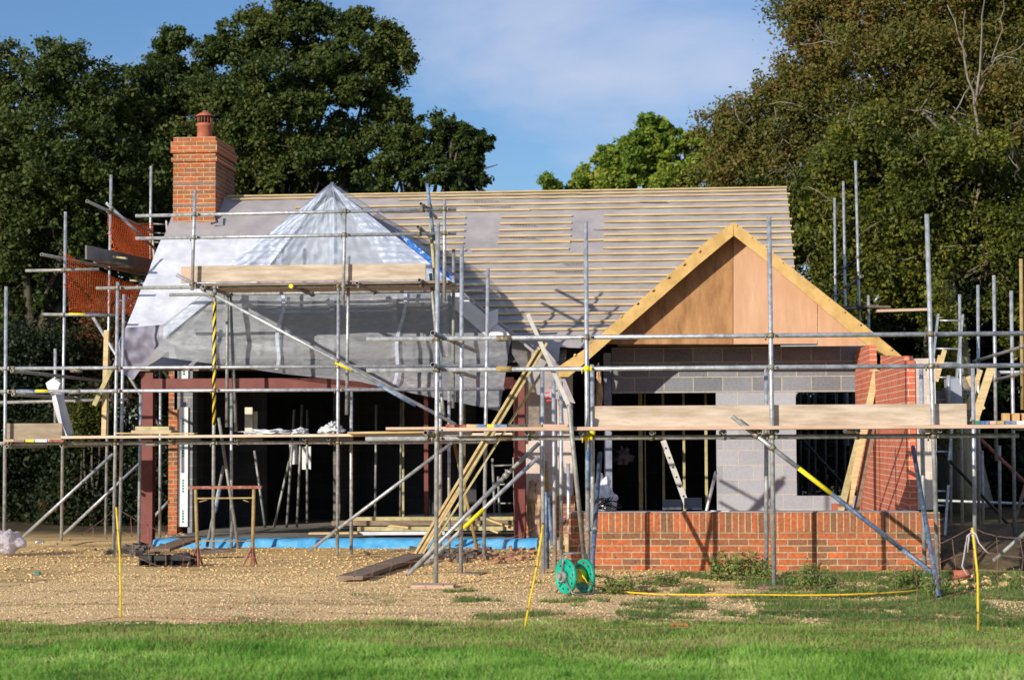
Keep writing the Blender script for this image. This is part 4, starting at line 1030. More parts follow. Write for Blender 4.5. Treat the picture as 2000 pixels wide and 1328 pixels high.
# ------------------------------------------------------------------ blobs of soft stuff
def lump(name, c, rx, ry, rz_, m, label, cat, seed=1, amp=.35, fr=2.2, n=30, flat=.0):
    mb = MB(); rows = []
    for j in range(n//2+1):
        th = math.pi*j/(n//2); row = []
        for i in range(n+1):
            ph = 2*math.pi*(i % n)/n; d = Vector((math.sin(th)*math.cos(ph), math.sin(th)*math.sin(ph), math.cos(th)))
            k = 1 + amp*noise.noise(d*fr+Vector((seed, 0, 0))) + amp*.5*noise.noise(d*fr*3+Vector((0, seed, 0)))
            row.append((c[0]+d.x*rx*k, c[1]+d.y*ry*k, max(c[2]+d.z*rz_*k, c[2]-rz_*(1-flat))))
        rows.append(row)
    return tag(mb.grid(rows).build(name, m), label, cat)
c = P(1044,1003,27.7)
lump('mineral_wool', (c.x, c.y+.05, c.z), .125, .13, .47, wool, 'torn brown slab of mineral wool standing beside the right steel post', 'insulation', 4, .3, 3, 44)
c = P(1170,770,28.6); lump('mineral_wool', (c.x,c.y,c.z), .05,.05,.4, wool, 'strip of brown mineral wool in the cavity left of the big opening', 'insulation', 7, .5, 3, 30)
bagm = film('thin_bag_film', (.72,.66,.72), .25, bscale=14, bump=.8)
c = G(12,1080); o = lump('rubbish_bag', (c.x, c.y, .15), .23, .2, .17, bagm, 'translucent pinkish rubbish bag slumped at the far left tube', 'bag', 2, .55, 1.6, 40)
for (a_, b_, c_, d_, h, L_, sd) in ((484,566,847,.04,.035,'crumpled white sheet lying on the left lift below the pale lining board',1),(572,600,846,.03,.04,'small crumpled white scrap beside the crumpled sheet on the left lift',2),(628,668,844,.05,.06,'white plastic bundle on the left lift beside the middle tube',3),(643,660,834,.05,.05,'knot of white plastic on top of the bundle',4)):
    p = P((a_+b_)/2, c_, YA+.1); lump('plastic_sheet', (p.x, p.y, p.z+.02), (b_-a_)/2/142, .15, h, whitepl, L_, 'plastic sheet', sd, .8, 2.5, 36)
p = P(1178,975,22.6); lump('plastic_bag', (p.x,p.y,p.z), .13,.12,.22, whitepl, 'crumpled white plastic bag behind the left end of the dwarf wall', 'plastic bag', 9, .7, 2.2, 40)
p = P(1218,893,30); lump('cable_bundle', (p.x,p.y,p.z), .12,.1,.12, mat('grey_bundle', (.16,.13,.13), .8), 'grey bundle hanging in the dark opening by the blue-grey jamb', 'bundle', 9, .9, 2.2, 30)
mb = MB()
for k_ in range(9):
    cx_, cy_ = RND.uniform(1165,1200), RND.uniform(975,994); pts = []
    for i in range(22): pts.append(P(cx_+13*math.cos(i*.5+k_)+i*.4, cy_+7*math.sin(i*.5+k_*2), 22.0+.04*math.sin(i)))
    mb.path(pts, .0045, 4)
tag(mb.build('cable_coil', blackpl, fix=False), 'tangle of thin black cable on the left end of the dwarf wall', 'cable')
# membrane roll leaning on left deck
e = empty('membrane_roll', tuple(P(135,850,YA+.3)), 'white roll of roofing membrane leaning beside the far left toe board', 'roll')
MB().path([P(106,742,YA+.3), P(116,790,YA+.3), P(134,852,YA+.3)], .085, 18).build('roll', membw, e)
MB().prism([P(89,748,YA+.2), P(104,738,YA+.2), P(118,748,YA+.2), P(112,764,YA+.2), P(96,768,YA+.2)], (0,.1,0)).build('loose_end', membw, e)
MB().grid([[P(100,768,YA+.18), P(106,790,YA+.18), P(118,830,YA+.2), P(126,852,YA+.2)],[P(108,768,YA+.1), P(114,790,YA+.1), P(122,830,YA+.1), P(132,852,YA+.1)]]).build('loose_edge', membw, e)

# ------------------------------------------------------------------ trestle
T0 = G(386,1103); T1 = G(497,1102); zt_ = P(440,952,T0.y).z
e = empty('trestle', tuple((T0+T1)/2), 'rusty adjustable steel trestle standing in front of the slab', 'trestle')
MB().beam(P(369,952,T0.y), P(511,951,T0.y), .07, .035).build('top_bar', rusty, e)
MB().beam(P(384,973,T0.y), P(496,972,T0.y), .02, .018).build('cross_bar', rusty2, e)
MB().tube(P(386,1056,T0.y), P(497,1056,T0.y), .008, 6, False).build('cross_bar', rusty2, e)
for gp_, a_ in ((T0, 382), (T1, 496)):
    MB().tube(P(a_,953,T0.y), (gp_.x, T0.y, .12), .022, 10, False).build('leg', rusty2, e)
    mb = MB()
    for dx, dy in ((-.14,-.2),(.1,-.18),(0,.22)): mb.tube((gp_.x, T0.y, .22), (gp_.x+dx*.55, T0.y+dy, .0), .012, 6, False)
    mb.tube((gp_.x, T0.y, .0), (gp_.x, T0.y, .2), .026, 10, False)
    mb.build('foot', rusty, e)
for a_, b_ in ((391,405),(488,475)): MB().tube(P(a_-2,980,T0.y), P(b_,976,T0.y), .008, 6, False).build('pin', rusty2, e)
# black feet blocks
c = G(314,1105)
mb = MB()
for i, (dx, w) in enumerate(((-.28,.17),(-.09,.17),(.12,.26))):
    x_ = c.x+dx
    mb.box(x_, x_+w, c.y, c.y+.22, .06, .13); mb.box(x_, x_+.03, c.y, c.y+.22, 0, .06); mb.box(x_+w-.03, x_+w, c.y, c.y+.22, 0, .06); mb.box(x_+.031, x_+w-.031, c.y+.12, c.y+.2, 0, .059)
tag(mb.build('rubber_foot_block', blackpl, bevel=.012), 'row of black hollow rubber fence feet lying on the gravel', 'fence feet')

# ------------------------------------------------------------------ hose reel
rc = G(1125,1160); e = empty('hose_reel', tuple(rc), 'green double-disc hose reel with grey tube frame on the gravel', 'hose reel')
YH = rc.y+.05; ax = Vector((.80,.60,0)).normalized(); s_ = 3680/YH
cl = P(1107,1125,YH-.07); cr = P(1143,1124,YH+.07); R_ = 34/s_
def disc(c, R_, name):
    a = ax; u = Vector((0,0,1)); w = a.cross(u)
    mb = MB(); rings = []
    for rr, off in ((.0,.012),(.22,.012),(.3,.02),(.55,.014),(.86,.012),(.93,.03),(1,.028),(1,-.01),(.9,-.02),(.0,-.02)):
        rings.append([c + (u*math.sin(t)+w*math.cos(t))*R_*rr + a*(-off) for t in np.linspace(0, 2*math.pi, 41)])
    o = mb.grid(rings).build(name, greenpl, e)
    for i in range(9):
        t = 2*math.pi*i/9+.2; q = c + (u*math.sin(t)+w*math.cos(t))*R_*.76 - a*.017
        MB().tube(q, q-a*.004, .009, 8, False).build('slot', dot, o)
    return o
disc(cl, R_, 'reel_disc'); disc(cr, R_*.97, 'reel_disc')
MB().tube(cl+ax*.03, cr-ax*.03, R_*.42, 20, False).build('drum', yelhose, e)
hubc = cl - ax*.02
MB().tube(hubc, hubc-ax*.05, .055, 16, False).tube(hubc-ax*.05, hubc-ax*.09, .03, 12, False).build('hub', galvd, e)
fr = MB()
LT = lambda px, py: P(px, py, YH)
fr.path([P(1099,1122,YH-.07), P(1099,1085,YH-.07), P(1104,1080,YH-.06), P(1140,1079,YH+.02), P(1146,1084,YH+.06), P(1147,1122,YH+.08)], .012, 8)
fr.path([P(1101,1125,YH-.09), P(1118,1158,YH-.2), P(1130,1161,YH-.2), P(1158,1159,YH-.1), P(1162,1140,YH-.02), P(1150,1124,YH+.08)], .009, 8)
fr.path([P(1100,1128,YH-.09), P(1089,1152,YH+.05), P(1086,1156,YH+.1)], .009, 8)
fr.build('frame', mat('reel_frame', (.20,.20,.21), .4, .4), e)
hp = [P(1130,1112,YH-.05), P(1138,1124,YH-.12), P(1148,1138,YH-.2)]
hose = hp + [G(a_, b_, .015) for a_, b_ in ((1165,1146),(1195,1151),(1235,1157),(1290,1160),(1380,1161),(1480,1161),(1560,1162),(1640,1161),(1720,1158),(1780,1154),(1822,1148))]
tag(MB().path(hose, .0085, 8).build('garden_hose', yelhose), 'yellow hose trailing from the green reel along the weeds', 'hose')

# ------------------------------------------------------------------ electric netting fence on yellow stakes
e = empty('netting_fence', tuple(G(1022,1228)), 'sagging red and white electric netting strung between thin yellow stakes', 'fence')
st = [((227,990),(236,1207)), ((1061,1022),(1022,1229)), ((1899,1030),(1911,1238))]
SP = []
for (a_, b_), (c_, d_) in st:
    g0 = G(c_, d_); t = P(a_, b_, g0.y+.0)
    mid = lerp(t, g0, .45); mid.x = lerp(t.x, g0.x, .45) + (.015 if c_ < 1500 else .02)
    MB().path([g0-Vector((0,0,.06)), lerp(g0, mid, .5), mid, t], .0085, 8).build('stake', mat('yellow_stake', (.82,.60,.02), .45, var=.06), e)
    SP.append((g0, t))
left = G(-60,1250); right = G(2090,1245)
ends = [(left, left+Vector((0,0,.75)), .0)] + [(a, b, 0) for a, b in SP] + [(right, right+Vector((0,0,.8)), 0)]
lines = MB(); knots = MB(); base_ = MB()
for si, ((g0, t0, _), (g1, t1, _)) in enumerate(zip(ends, ends[1:])):
    L_ = (g1-g0).length; nn_ = max(8, int(L_/.10)); sg = .42 if L_ > 2.5 else .2
    if si == 3: sg = .06
    def q(u, k):
        h = k/5; base = lerp(g0, g1, u); top = lerp(t0, t1, u)
        top = top - Vector((0,0,1))*(sg*(1-(2*u-1)**4)*.85*(h**.6))/max(h,.2)*h if h > 0 else base
        p = lerp(base, lerp(t0, t1, u), h); p.z -= sg*(1-abs(2*u-1)**2.5)*h*.95
        p.x += .03*noise.noise(Vector((u*L_*2.2, k*1.1, si))); p.y += .05*noise.noise(Vector((u*L_, k, si+9))) - .25*math.sin(math.pi*u)*.3
        p.z += .02*noise.noise(Vector((u*L_*3, k, si+4)))
        p.z = max(p.z, .012+gz(p.x, p.y)); return p
    for k_ in range(6):
        lines.path([q(i/nn_, k_) for i in range(nn_+1)], .0017 if k_ else .004, 3)
    nv_ = max(4, int(L_/.15))
    for i in range(nv_+1):
        u = i/nv_; lines.path([q(u, k_) for k_ in range(6)], .0014, 3)
        for k_ in range(6):
            c = q(u, k_); knots.tube(c-Vector((0,0,.005)), c+Vector((0,0,.005)), .0058, 5, False)
lines.build('netting', redcord, e, fix=False); tag(knots.build('knots', dot, e, fix=False), kind='stuff')
g0, t0 = SP[2]
mb = MB()
for pts in (((1897,1040),(1889,1046),(1887,1060),(1882,1090),(1879,1105),(1888,1122),(1893,1120)), ((1899,1038),(1906,1043),(1912,1060),(1922,1072),(1933,1082)), ((1893,1046),(1891,1060),(1890,1078)), ((1896,1036),(1902,1040),(1904,1048),(1896,1044))):
    mb.path([P(a_, b_, t0.y-.03+.01*i) for i, (a_, b_) in enumerate(pts)], .005, 5)
tag(mb.build('rope', mat('white_rope', (.7,.62,.6), .8)), 'white and pink rope tied round the top of the right yellow stake', 'rope')
# ground litter
c = G(1330,1228); tag(MB().beam(c+Vector((-.09,0,.02)), c+Vector((.05,.02,.02)), .1, .05).build('brick', mat('orange_brick', (.62,.17,.06), .85, col2=(.72,.25,.10), scale=20), bevel=.004), 'broken orange brick lying at the edge of the lawn', 'brick')
c = G(73,1122); tag(MB().beam(c+Vector((-.03,0,.02)), c+Vector((.03,.0,.02)), .05, .03).build('litter', greenp), 'small teal scrap lying on the gravel at the left', 'litter')
c = G(78,1061); tag(MB().beam(c+Vector((-.06,0,.02)), c+Vector((.06,.0,.02)), .08, .03).build('litter', whitepl), 'white scrap lying on the earth left of the scaffold', 'litter')
rub = MB()
tagr = []
def rubble(cx_, cy_, sx, sy, n_, smax, m, label, seed=0):
    mb = MB(); rr = random.Random(seed)
    for i in range(n_):
        a_, b_ = rr.gauss(cx_, sx), rr.gauss(cy_, sy); g0 = G(a_, b_); s2 = rr.uniform(.015, smax)
        d = Vector((rr.uniform(-1,1), rr.uniform(-1,1), rr.uniform(-.3,.3))).normalized()
        mb.beam(g0-d*s2*1.3+Vector((0,0,s2*.3)), g0+d*s2*1.3+Vector((0,0,s2*.3)), s2*1.5, s2, (rr.uniform(-.4,.4), rr.uniform(-.4,.4), 1))
    tag(mb.build('rubble', m), label, 'rubble', kind='stuff')
rubble(262,1073,26,4,50,.05,darkrub,'dark rubble at the foot of the left tubes',1)
rubble(880,1083,45,6,90,.05,darkrub,'broken tile and rubble around the foot of the batten bundle',2)
rubble(1000,1085,60,8,70,.04,mat('brick_rubble', (.30,.13,.07), .9, col2=(.45,.28,.16), scale=20),'brick crumbs between the steel post and the dwarf wall',3)
rubble(345,1050,14,3,30,.05,mat('pale_rubble', (.45,.3,.22), .9),'pale mortar rubble at the foot of the brick pier',4)
rubble(1940,1135,70,5,60,.05,clodm,'earth clods and stones at the right edge under the netting',5)
mb = MB().tube(P(1862,1122,19.9), P(1895,1119,19.9), .045, 14); tag(mb.build('clay_pipe', terra), 'short terracotta pipe lying behind the netting at the right', 'pipe')
# earth bank behind netting on the right and low mound
mb = MB(); rows = []
for j in range(13):
    rows.append([Vector((lerp(X(1836,22), 9, i/50), 21.8+j*.5, .0 + .28*min(1, j/1.5)*(1 if j < 12 else 0) + .10*noise.noise(Vector((i*.4, j*.6, 0))))) for i in range(51)])
tag(mb.grid(rows).build('soil_bank', mat('dark_soil', (.045,.035,.02), .95, col2=(.16,.11,.055), scale=5, bump=.8, bscale=20)), kind='structure')
# ------------------------------------------------------------------ trees
oak_l = leaf_mat('oak_leaves', [(0, (.022,.040,.010)), (.45, (.060,.092,.018)), (.75, (.115,.135,.028)), (1, (.25,.19,.05))], scale=.35, fine=5, trans=.3)
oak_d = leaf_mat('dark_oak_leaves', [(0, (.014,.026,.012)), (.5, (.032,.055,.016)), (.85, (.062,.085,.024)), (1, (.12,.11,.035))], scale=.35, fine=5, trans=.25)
beech_l = leaf_mat('autumn_beech_leaves', [(0, (.045,.058,.014)), (.35, (.11,.125,.025)), (.6, (.20,.175,.036)), (.82, (.24,.14,.05)), (1, (.33,.15,.08))], scale=.28, fine=4, trans=.4)
beech_g = leaf_mat('yellow_green_leaves', [(0, (.035,.05,.009)), (.45, (.085,.11,.016)), (.75, (.20,.215,.03)), (1, (.48,.42,.06))], scale=.5, fine=6, trans=.4)
green_l = leaf_mat('bright_leaves', [(0, (.07,.13,.018)), (.5, (.19,.29,.035)), (1, (.42,.45,.07))], scale=.5, fine=5, trans=.4)
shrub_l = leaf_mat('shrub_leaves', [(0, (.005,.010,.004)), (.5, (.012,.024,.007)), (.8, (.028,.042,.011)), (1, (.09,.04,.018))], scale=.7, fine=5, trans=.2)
fern_l = leaf_mat('fern_leaves', [(0, (.05,.07,.01)), (.5, (.10,.12,.02)), (1, (.25,.14,.03))], scale=.7, fine=5, trans=.3)
bark = mat('bark', (.045,.038,.028), .95, col2=(.13,.115,.085), scale=6, stretch=(1,1,.25), bump=.7, bscale=14)
barkg = mat('mossy_bark', (.16,.13,.075), .95, col2=(.38,.32,.19), scale=4, stretch=(1,1,.4), bump=.6, bscale=12, hi=(.8,(.13,.16,.03)))
barkp = mat('pale_bark', (.22,.19,.15), .9, col2=(.42,.38,.32), scale=5, bump=.4)
def leaf_cloud(C, sig, n, size, flat=.8):
    """n leaves spread round the cluster centres C (m,3) with spreads sig (m,)"""
    m = len(C); w = sig**2; idx = NR.choice(m, n, p=w/w.sum())
    p = C[idx] + NR.normal(0, 1, (n, 3))*sig[idx][:, None]*np.array([1, 1, flat])
    s = size*NR.uniform(.55, 1.5, n)
    a = NR.normal(0, 1, (n, 3)); a /= np.linalg.norm(a, axis=1)[:, None]
    nrm = NR.normal(0, 1, (n, 3)) + np.array([-.25, -.35, .9]); nrm /= np.linalg.norm(nrm, axis=1)[:, None]
    a = a - nrm*(a*nrm).sum(1)[:, None]; a /= np.linalg.norm(a, axis=1)[:, None]; b = np.cross(nrm, a)
    S = s[:, None]
    V = np.stack([p - a*S*.75, p - b*S*.42 + nrm*S*.10, p + a*S*.75, p + b*S*.42 + nrm*S*.10], 1)
    return V.reshape(-1, 3), np.arange(n*4).reshape(-1, 4)
def tree(name, label, trunk, blobs, leafm, barkm, n, size, tr=.25, group=None, cat='tree', sub=26, sg=(.16,.34), low=None, flat=.8, extra=None, crown='crown', twigs=60, fork=.45, twigp=0, back=0, lean=.4):
    """trunk: (px, Y); blobs: (px, py, radius px, dY)"""
    tx, Y0 = trunk; base = P(tx, 1000, Y0); base.z = 0 if low is None else low
    e = empty(name, tuple(base), label, cat, group); base = Vector(base)
    cs = []; 
    for px, py, r, dy in blobs:
        c = P(px, py, Y0+dy); cs.append((c, r*(Y0+dy)/3680))
    C = []; sig = []
    for c, r in cs:
        k = max(5, int(sub*.75*r*r))
        for _ in range(k):
            d = NR.normal(0, 1, 3); d /= np.linalg.norm(d); rr = r*NR.uniform(.25, 1.0)**.45
            d[2] *= .85
            q0 = np.array([c.x+d[0]*rr, c.y+d[1]*rr*.8, c.z+d[2]*rr]); pr = NR.uniform(*sg)*1.15*min(1, .5+r*.4)
            for _k in range(5):   # a puff of small leaf clusters
                dd = NR.normal(0, 1, 3)*pr*np.array([1, 1, .7]); C.append(list(q0+dd)); sig.append(pr*(NR.uniform(.2, .45) if _k else NR.uniform(.4, .62)))
    C = np.array(C); sig = np.array(sig)
    V, Fc = leaf_cloud(C, sig, n, size, flat)
    np_mesh(crown, V, Fc, leafm, e)
    mb = MB(); cen = Vector((np.mean([c.x for c, r in cs]), np.mean([c.y for c, r in cs]), np.mean([c.z for c, r in cs])))
    fk = lerp(base, Vector((base.x*(1-lean)+cen.x*lean, base.y, cen.z)), fork)
    fk = fk + Vector((0, back, 0))
    pts = [lerp(base, Vector((fk.x, base.y, fk.z)), t) + Vector((0, back*t**4, 0)) + Vector((.12*noise.noise(Vector((t*2.5, Y0, tx))), 0, 0)) for t in np.linspace(0, 1, 7)]
    mb.path(pts, [tr*1.35, tr*1.08, tr, tr*.95, tr*.92, tr*.88, tr*.8], 12)
    mb.build('trunk', barkm, e)
    mb = MB()
    for c, r in sorted(cs, key=lambda q: -q[1])[:26]:
        L_ = (c-fk).length; mid = lerp(fk, c, .5) + Vector((RND.uniform(-.12,.12)*L_, RND.uniform(-.1,.1)*L_, .10*L_))
        r0_ = max(.03, min(tr*.6, .035+.03*r+.012*L_)); q = []
        for t in np.linspace(0, 1, 9):
            p = fk*(1-t)**2 + mid*2*t*(1-t) + c*t*t; q.append(p + Vector((noise.noise(p*1.3), noise.noise(p*1.3+Vector((9,0,0))), noise.noise(p*1.3+Vector((0,9,0)))))*.18*min(1,t*3))
        mb.path(q, [lerp(r0_, .018, t) for t in np.linspace(0, 1, 9)], 7)
        for _ in range(int(5+r*5)):
            s0 = q[RND.randint(4, 8)]; d = Vector((RND.gauss(0,1), RND.gauss(0,.8), RND.gauss(.2,.8))).normalized()*r*RND.uniform(.6,1.15)
            m_ = s0+d*.5+Vector((RND.uniform(-.1,.1), 0, RND.uniform(-.12,.12)))*r
            mb.path([s0, lerp(s0, m_, .5)+Vector((0,0,.03)), m_, s0+d], [.022, .017, .012, .006], 4)
    mb.build('limbs', barkm, e)
    if twigp:   # bare twigs reaching through the outer leaves
        mb = MB()
        for _ in range(twigp):
            c, r = cs[RND.randrange(len(cs))]; d = Vector((RND.gauss(0,1), -abs(RND.gauss(.3,.7)), RND.gauss(0,.6))).normalized()
            s0 = c + d*r*.2; q = [s0]; dd = Vector((RND.gauss(0,1), RND.gauss(-.3,.4), RND.gauss(.25,.6))).normalized()
            for i in range(6):
                dd = (dd + Vector((RND.gauss(0,.3), RND.gauss(0,.25), RND.gauss(0,.3)))).normalized(); q.append(q[-1]+dd*r*.28)
            mb.path(q, [.022,.019,.016,.013,.010,.007,.004], 4)
            for i in (2,3,4):
                d2 = (dd+Vector((RND.gauss(0,.8), RND.gauss(0,.4), RND.gauss(0,.8)))).normalized(); mb.path([q[i], q[i]+d2*r*.2, q[i]+d2*r*.42+Vector((0,0,RND.gauss(0,.06)))], [.010,.007,.003], 3)
        mb.build('twigs', barkp, e)
    if extra: extra(e)
    return e
G1 = 'big trees behind the house'
NL = 1.0
# far left oak
tree('oak_tree', 'dark green oak at the far left edge with a rounded top', (60, 39),
 [(-70,220,110,1),(40,170,85,0),(120,200,85,-.5),(190,235,75,0),(90,130,48,0),(145,120,38,0),(20,110,40,.5),(215,150,34,.3),(240,185,40,.2),(60,300,110,-1),(180,330,110,-1),(-40,360,110,0),(60,440,110,-.5),(180,440,90,-.5),(270,250,60,.4),(-60,480,100,0),(40,560,90,0),(150,540,80,.5),(255,360,80,.5),(-90,120,70,0),(100,620,90,1),(230,500,70,1)],
 oak_l, bark, int(150000*NL), .062, .34, G1)
# main oak behind the chimney
tree('oak_tree', 'tall broad dark oak rising behind the chimney and tarpaulin', (560, 41),
 [(330,190,70,0),(330,120,36,.5),(395,150,60,0),(450,120,52,0),(430,90,32,0),(500,80,52,.3),(560,90,60,0),(520,45,34,0),(595,30,30,0),(640,75,50,0),(620,45,24,0),(690,55,24,.3),(705,40,14,.3),(660,140,64,0),(735,95,24,0),(765,75,13,0),(720,140,44,0),(755,135,30,0),(770,110,18,0),(600,165,74,-1),(505,180,76,-1),(415,225,76,-.5),(320,280,80,0),(560,262,78,-1),(655,225,64,-.5),(735,215,50,0),(790,225,32,0),(705,290,54,0),(625,325,68,-.5),(480,305,72,-1),(400,330,68,0),(540,350,60,0),(290,350,72,.5),(760,250,34,0),(690,345,50,0),(300,440,80,1),(380,430,80,1),(565,5,12,0),(575,-5,10,0),(335,82,16,0),(300,160,30,0),(285,215,34,.3)],
 oak_l, bark, int(270000*NL), .06, .42, G1, sub=22)
def dead(e):
    mb = MB()
    for pts in (((905,352),(925,338),(945,330),(972,322)),((925,338),(935,315),(938,298)),((935,328),(946,318),(947,303)),((930,345),(934,360),(928,370))):
        mb.path([P(a_,b_,39.5) for a_, b_ in pts], [.04,.03,.02,.008][:len(pts)] if len(pts) == 4 else [.025,.018,.008], 5)
    mb.build('dead_branch', bark, e)
tree('oak_tree', 'smaller oak with an arm reaching right over the ridge, ending in bare twigs', (800, 39.5),
 [(780,340,56,0),(830,300,34,0),(850,335,46,0),(885,350,40,0),(800,290,26,0),(790,265,24,0),(870,265,20,0),(878,250,14,0),(895,275,20,0),(905,265,13,0),(872,290,24,0),(925,285,17,0),(940,278,11,0),(928,300,14,0),(920,325,17,0),(905,310,22,0),(738,360,40,0),(925,355,20,0),(860,285,12,0),(760,310,26,0)],
 oak_l, bark, int(62000*NL), .055, .2, G1, extra=dead, sub=40, sg=(.10,.2))
# middle tree
tree('field_maple', 'bright green tree peeping over the ridge between the two tall ones', (1290, 52),
 [(1270,275,42,0),(1245,300,45,0),(1205,325,42,0),(1165,340,36,0),(1145,352,22,0),(1300,300,44,0),(1350,320,44,0),(1390,310,46,0),(1425,330,44,0),(1330,290,26,0),(1360,283,20,0),(1272,248,14,0),(1300,255,14,0),(1250,350,50,0),(1330,360,50,0),(1400,365,50,0),(1195,360,36,0),(1076,365,4,0),(1185,305,14,0)],
 green_l, bark, int(90000*NL), .085, .2, G1, sub=22, sg=(.14,.28))
# right: autumn beech, big, over the frame
tree('beech_tree', 'huge beech turning russet brown that fills the upper right', (1905, 41),
 [(1640,20,60,0),(1720,30,90,0),(1820,40,100,0),(1930,40,100,0),(1620,90,56,0),(1700,120,90,-.5),(1800,140,100,-.5),(1910,150,100,-.5),(2010,130,100,0),(1560,160,40,0),(1590,190,60,-.3),(1520,230,60,0),(1480,270,60,0),(1455,240,34,0),(1430,270,30,.3),(1420,240,18,.3),(1470,330,70,0),(1550,300,84,-.5),(1640,230,84,-.8),(1740,240,90,-1),(1850,260,90,-1),(1540,200,44,0),(1500,180,18,0),(1515,200,24,0),(1580,130,26,0),(1600,60,34,0),(1598,20,24,0),(1610,-20,40,0),(1960,260,90,-.5),(2050,250,90,0),(1650,-20,70,0),(1780,-40,80,0),(1900,-50,80,0),(2000,-20,90,0),(1460,370,60,.5),(1530,380,60,.3)],
 beech_l, barkp, int(230000*NL), .056, .3, G1, sub=18, sg=(.2,.5), fork=.6, twigp=80)
tree('beech_tree', 'mossy-trunked tree with yellow-green leaves behind the right-hand scaffold', (1884, 37.2),
 [(a_, b_, c_, d_+1.5) for a_, b_, c_, d_ in [(1640,330,80,0),(1560,400,60,.5),(1720,340,84,0),(1820,350,80,0),(1920,340,84,0),(2020,350,90,0),(1600,470,64,.3),(1680,450,80,0),(1760,440,76,0),(1975,440,76,0),(2050,460,90,0),(1600,560,44,.5),(1650,540,50,.3),(1740,520,60,.3),(1800,520,44,1.2),(1990,540,70,.5),(1650,300,36,1),(1800,290,34,-1),(1930,300,40,-1),(1790,590,50,1.2),(1950,610,50,1.2),(2020,620,60,1.5),(1690,590,34,1),(1880,430,60,2.2),(1880,560,60,3),(1830,300,60,0)]],
 beech_g, barkg, int(150000*NL), .06, .13, G1, sub=13, sg=(.2,.5), fork=.80, twigp=60, back=2.2, lean=0)
def ivy(e):
    V, Fc = leaf_cloud(np.array([list(P(1845+RND.uniform(-16,12), y, 36.2)) for y in range(560, 860, 10)]), np.full(30, .16), 5000, .05); np_mesh('ivy', V, Fc, beech_g, e)
    mb = MB(); mb.path([P(1850,1000,36.6), P(1852,800,36.6), P(1848,640,36.6), P(1852,560,36.6)], [.2,.17,.16,.15], 10); mb.build('second_stem', bark, e)
tree('ivy_clad_tree', 'short dark trunk wrapped in ivy beside the mossy one', (1850, 38), [(1850,560,40,1.5),(1800,610,34,1.5)], shrub_l, bark, 9000, .06, .15, G1, extra=ivy)
# dark trees standing further back to close the wood
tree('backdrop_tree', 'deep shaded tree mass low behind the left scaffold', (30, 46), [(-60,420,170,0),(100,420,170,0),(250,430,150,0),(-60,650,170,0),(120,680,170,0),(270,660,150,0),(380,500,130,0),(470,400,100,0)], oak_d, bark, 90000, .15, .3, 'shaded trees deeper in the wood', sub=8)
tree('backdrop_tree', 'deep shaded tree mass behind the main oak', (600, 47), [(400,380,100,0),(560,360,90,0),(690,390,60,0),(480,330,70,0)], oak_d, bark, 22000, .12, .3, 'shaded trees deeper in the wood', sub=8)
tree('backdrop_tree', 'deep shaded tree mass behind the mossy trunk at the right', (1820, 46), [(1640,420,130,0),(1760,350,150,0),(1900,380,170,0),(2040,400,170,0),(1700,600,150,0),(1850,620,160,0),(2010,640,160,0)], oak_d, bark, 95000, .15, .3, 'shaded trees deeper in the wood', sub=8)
# undergrowth hedges
def hedge(name, label, Y, pts, n, size, m, group='shrubs under the trees', stem=True, sg=(.15,.3)):
    c0 = P(pts[0][0], 1000, Y); e = empty(name, (c0.x, c0.y, 0), label, 'shrub', group); C = []; sg_ = []
    for px, py, r in pts:
        c = P(px, py, Y); R0 = r*Y/3680
        for _ in range(max(5, int(14*R0*R0))):
            d = NR.normal(0, 1, 3); d /= np.linalg.norm(d); rr = R0*NR.uniform(.3, 1)
            C.append([c.x+d[0]*rr, c.y+d[1]*rr*.6, max(.1, c.z+d[2]*rr)]); sg_.append(NR.uniform(*sg))
    V, Fc = leaf_cloud(np.array(C), np.array(sg_), n, size); V[:, 2] = np.maximum(V[:, 2], 0); np_mesh('foliage', V, Fc, m, e)
    mb = MB()
    for px, py, r in pts:
        c = P(px, py, Y); mb.path([(c.x+RND.uniform(-.2,.2), c.y, -.02), (c.x, c.y, max(.15, c.z*.5)), (c.x, c.y, max(.3, c.z))], [.04,.03,.012], 5)
    mb.build('stems', bark, e); return e
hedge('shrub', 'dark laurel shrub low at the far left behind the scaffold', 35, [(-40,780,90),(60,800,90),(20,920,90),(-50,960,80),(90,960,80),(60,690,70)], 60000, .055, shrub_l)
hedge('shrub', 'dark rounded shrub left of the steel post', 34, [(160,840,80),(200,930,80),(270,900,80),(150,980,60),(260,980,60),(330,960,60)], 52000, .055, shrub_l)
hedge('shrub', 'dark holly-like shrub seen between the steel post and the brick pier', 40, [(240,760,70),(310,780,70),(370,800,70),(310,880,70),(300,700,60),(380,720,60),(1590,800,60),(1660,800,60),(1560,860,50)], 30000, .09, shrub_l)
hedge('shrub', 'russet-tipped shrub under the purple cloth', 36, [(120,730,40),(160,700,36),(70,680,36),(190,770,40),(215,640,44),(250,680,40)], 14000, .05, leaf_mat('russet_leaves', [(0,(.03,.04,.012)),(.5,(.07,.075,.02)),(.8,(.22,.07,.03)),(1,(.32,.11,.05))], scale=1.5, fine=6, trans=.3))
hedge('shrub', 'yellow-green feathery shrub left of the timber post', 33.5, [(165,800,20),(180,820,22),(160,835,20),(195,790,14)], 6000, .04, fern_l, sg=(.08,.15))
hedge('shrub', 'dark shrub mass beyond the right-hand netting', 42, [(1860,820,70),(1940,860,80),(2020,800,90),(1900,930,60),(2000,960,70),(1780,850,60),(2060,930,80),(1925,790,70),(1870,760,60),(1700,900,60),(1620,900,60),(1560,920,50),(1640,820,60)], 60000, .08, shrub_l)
hedge('shrub', 'dark evergreen band right of the barge board', 43, [(1760,660,70),(1840,700,70),(1930,720,70),(2020,720,80),(1700,620,50),(1800,780,70),(1980,640,60)], 45000, .09, shrub_l)
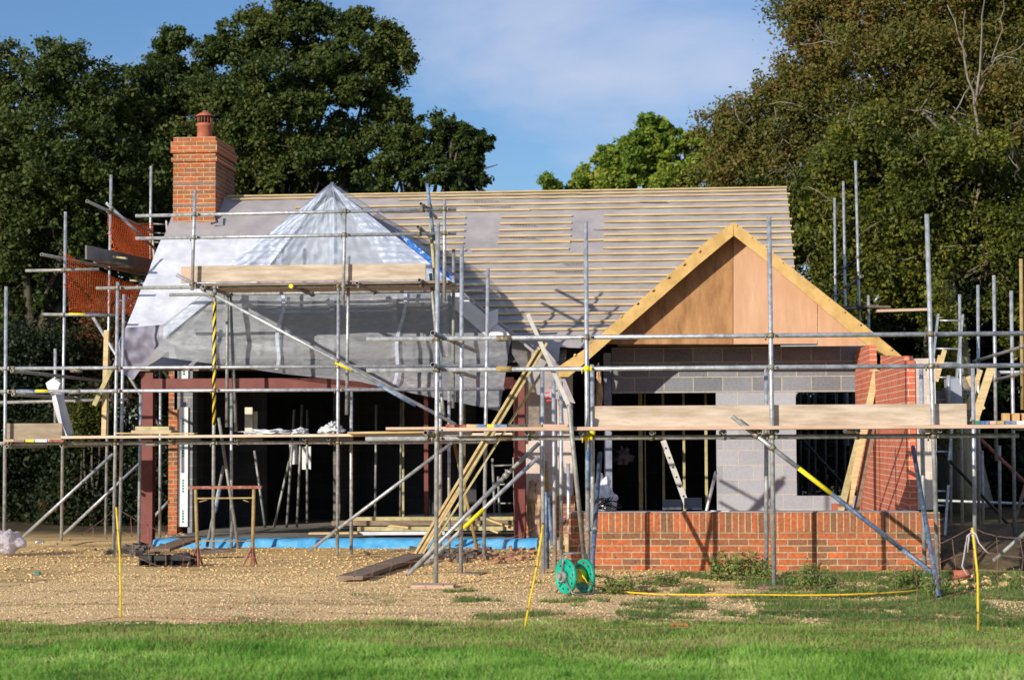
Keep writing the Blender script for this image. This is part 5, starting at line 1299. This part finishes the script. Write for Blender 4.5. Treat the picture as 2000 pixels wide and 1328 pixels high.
# bare pale branches crossing the russet crown
e = empty('bare_tree', tuple(P(1915, 900, 38.5)), 'bare pale-stemmed tree with thin forking branches in front of the russet crown', 'tree')
mb = MB()
for pts, r in ((((1912,300),(1905,210),(1915,130),(1918,60),(1925,-30)),.06),(((1905,210),(1885,120),(1868,60),(1850,10)),.045),(((1908,190),(1940,120),(1975,100),(2010,80)),.04),(((1890,150),(1880,90),(1885,20)),.03),(((1908,260),(1860,230),(1800,215),(1760,220)),.05),(((1800,215),(1820,170),(1828,150)),.025),(((1912,300),(1915,560)),.08),(((1800,220),(1850,265),(1865,300)),.07),(((1940,120),(1955,60),(1960,0)),.025),(((1860,230),(1895,165),(1930,130)),.03)):
    k = len(pts); q = []
    for i in range(k-1):
        for t in (0, .33, .66): q.append(P(lerp(pts[i][0], pts[i+1][0], t), lerp(pts[i][1], pts[i+1][1], t), 39.2) + Vector((RND.uniform(-.04,.04), RND.uniform(-.05,.05), RND.uniform(-.04,.04))))
    q.append(P(*pts[-1], 39.2)); mb.path(q, [lerp(r*.62, .010, i/(len(q)-1)) for i in range(len(q))], 6)
mb.build('branches', mat('dull_bark', (.13,.115,.09), .9, col2=(.26,.23,.19), scale=5), e)
# ------------------------------------------------------------------ weeds at the dwarf wall
def weed(px0, px1, pyt, pyb, Y, n, label, size=.028):
    g0 = G((px0+px1)/2, pyb); wd = (px1-px0)/2*Y/3680; h = (pyb-pyt)*Y/3680
    e = empty('weed_plant', tuple(g0), label, 'plant', 'leafy weeds along the dwarf wall'); C = []; mb = MB()
    for i in range(max(5, int(n/60))):
        a_ = RND.uniform(-1, 1); hh_ = h*RND.uniform(.35, 1.0)*(1-.5*a_*a_)
        b0 = Vector((g0.x+a_*wd*.6, g0.y+RND.uniform(-.12,.12), 0)); tp_ = b0 + Vector((a_*wd*.4+RND.uniform(-.05,.05), RND.uniform(-.08,.08), hh_))
        mb.path([b0, lerp(b0, tp_, .5)+Vector((RND.uniform(-.02,.02),0,0)), tp_], [.005,.004,.002], 4)
        for t in np.linspace(.25, 1, 6): C.append(list(lerp(b0, tp_, t)))
    V, Fc = leaf_cloud(np.array(C), np.full(len(C), .035), n, size, .8); V[:, 2] = np.maximum(V[:, 2], .0)
    np_mesh('leaves', V, Fc, weedl, e); mb.build('stalks', weedl, e, fix=False)
weedl = leaf_mat('weed_leaf', [(0, (.08,.12,.03)), (.5, (.20,.27,.07)), (.85, (.34,.38,.11)), (1, (.45,.32,.15))], scale=3, fine=20, trans=.35)
weed(1385,1508,1070,1134,21.0,2300,'tallest bushy weed with pale green leaves against the middle of the dwarf wall', .024)
weed(1532,1636,1106,1150,20.6,1600,'low bushy weed right of the middle front tube', .02)
weed(1165,1240,1128,1158,20.4,900,'weed clump just right of the hose reel', .02)
weed(1250,1330,1118,1144,21.2,600,'thin weed clump under the crossed shadows on the dwarf wall', .018)
weed(1738,1800,1104,1150,20.8,1000,'weed clump at the right end of the dwarf wall', .022)
weed(1800,1860,1120,1165,20.0,420,'weed clump at the foot of the right raking tubes', .02)
weed(1640,1720,1126,1160,20.3,300,'sparse weed below the navy part of the long brace', .018)
weed(1960,1990,1100,1150,19.5,130,'small single weed near the right edge under the netting', .018)
# the wood carries on past both edges of the frame
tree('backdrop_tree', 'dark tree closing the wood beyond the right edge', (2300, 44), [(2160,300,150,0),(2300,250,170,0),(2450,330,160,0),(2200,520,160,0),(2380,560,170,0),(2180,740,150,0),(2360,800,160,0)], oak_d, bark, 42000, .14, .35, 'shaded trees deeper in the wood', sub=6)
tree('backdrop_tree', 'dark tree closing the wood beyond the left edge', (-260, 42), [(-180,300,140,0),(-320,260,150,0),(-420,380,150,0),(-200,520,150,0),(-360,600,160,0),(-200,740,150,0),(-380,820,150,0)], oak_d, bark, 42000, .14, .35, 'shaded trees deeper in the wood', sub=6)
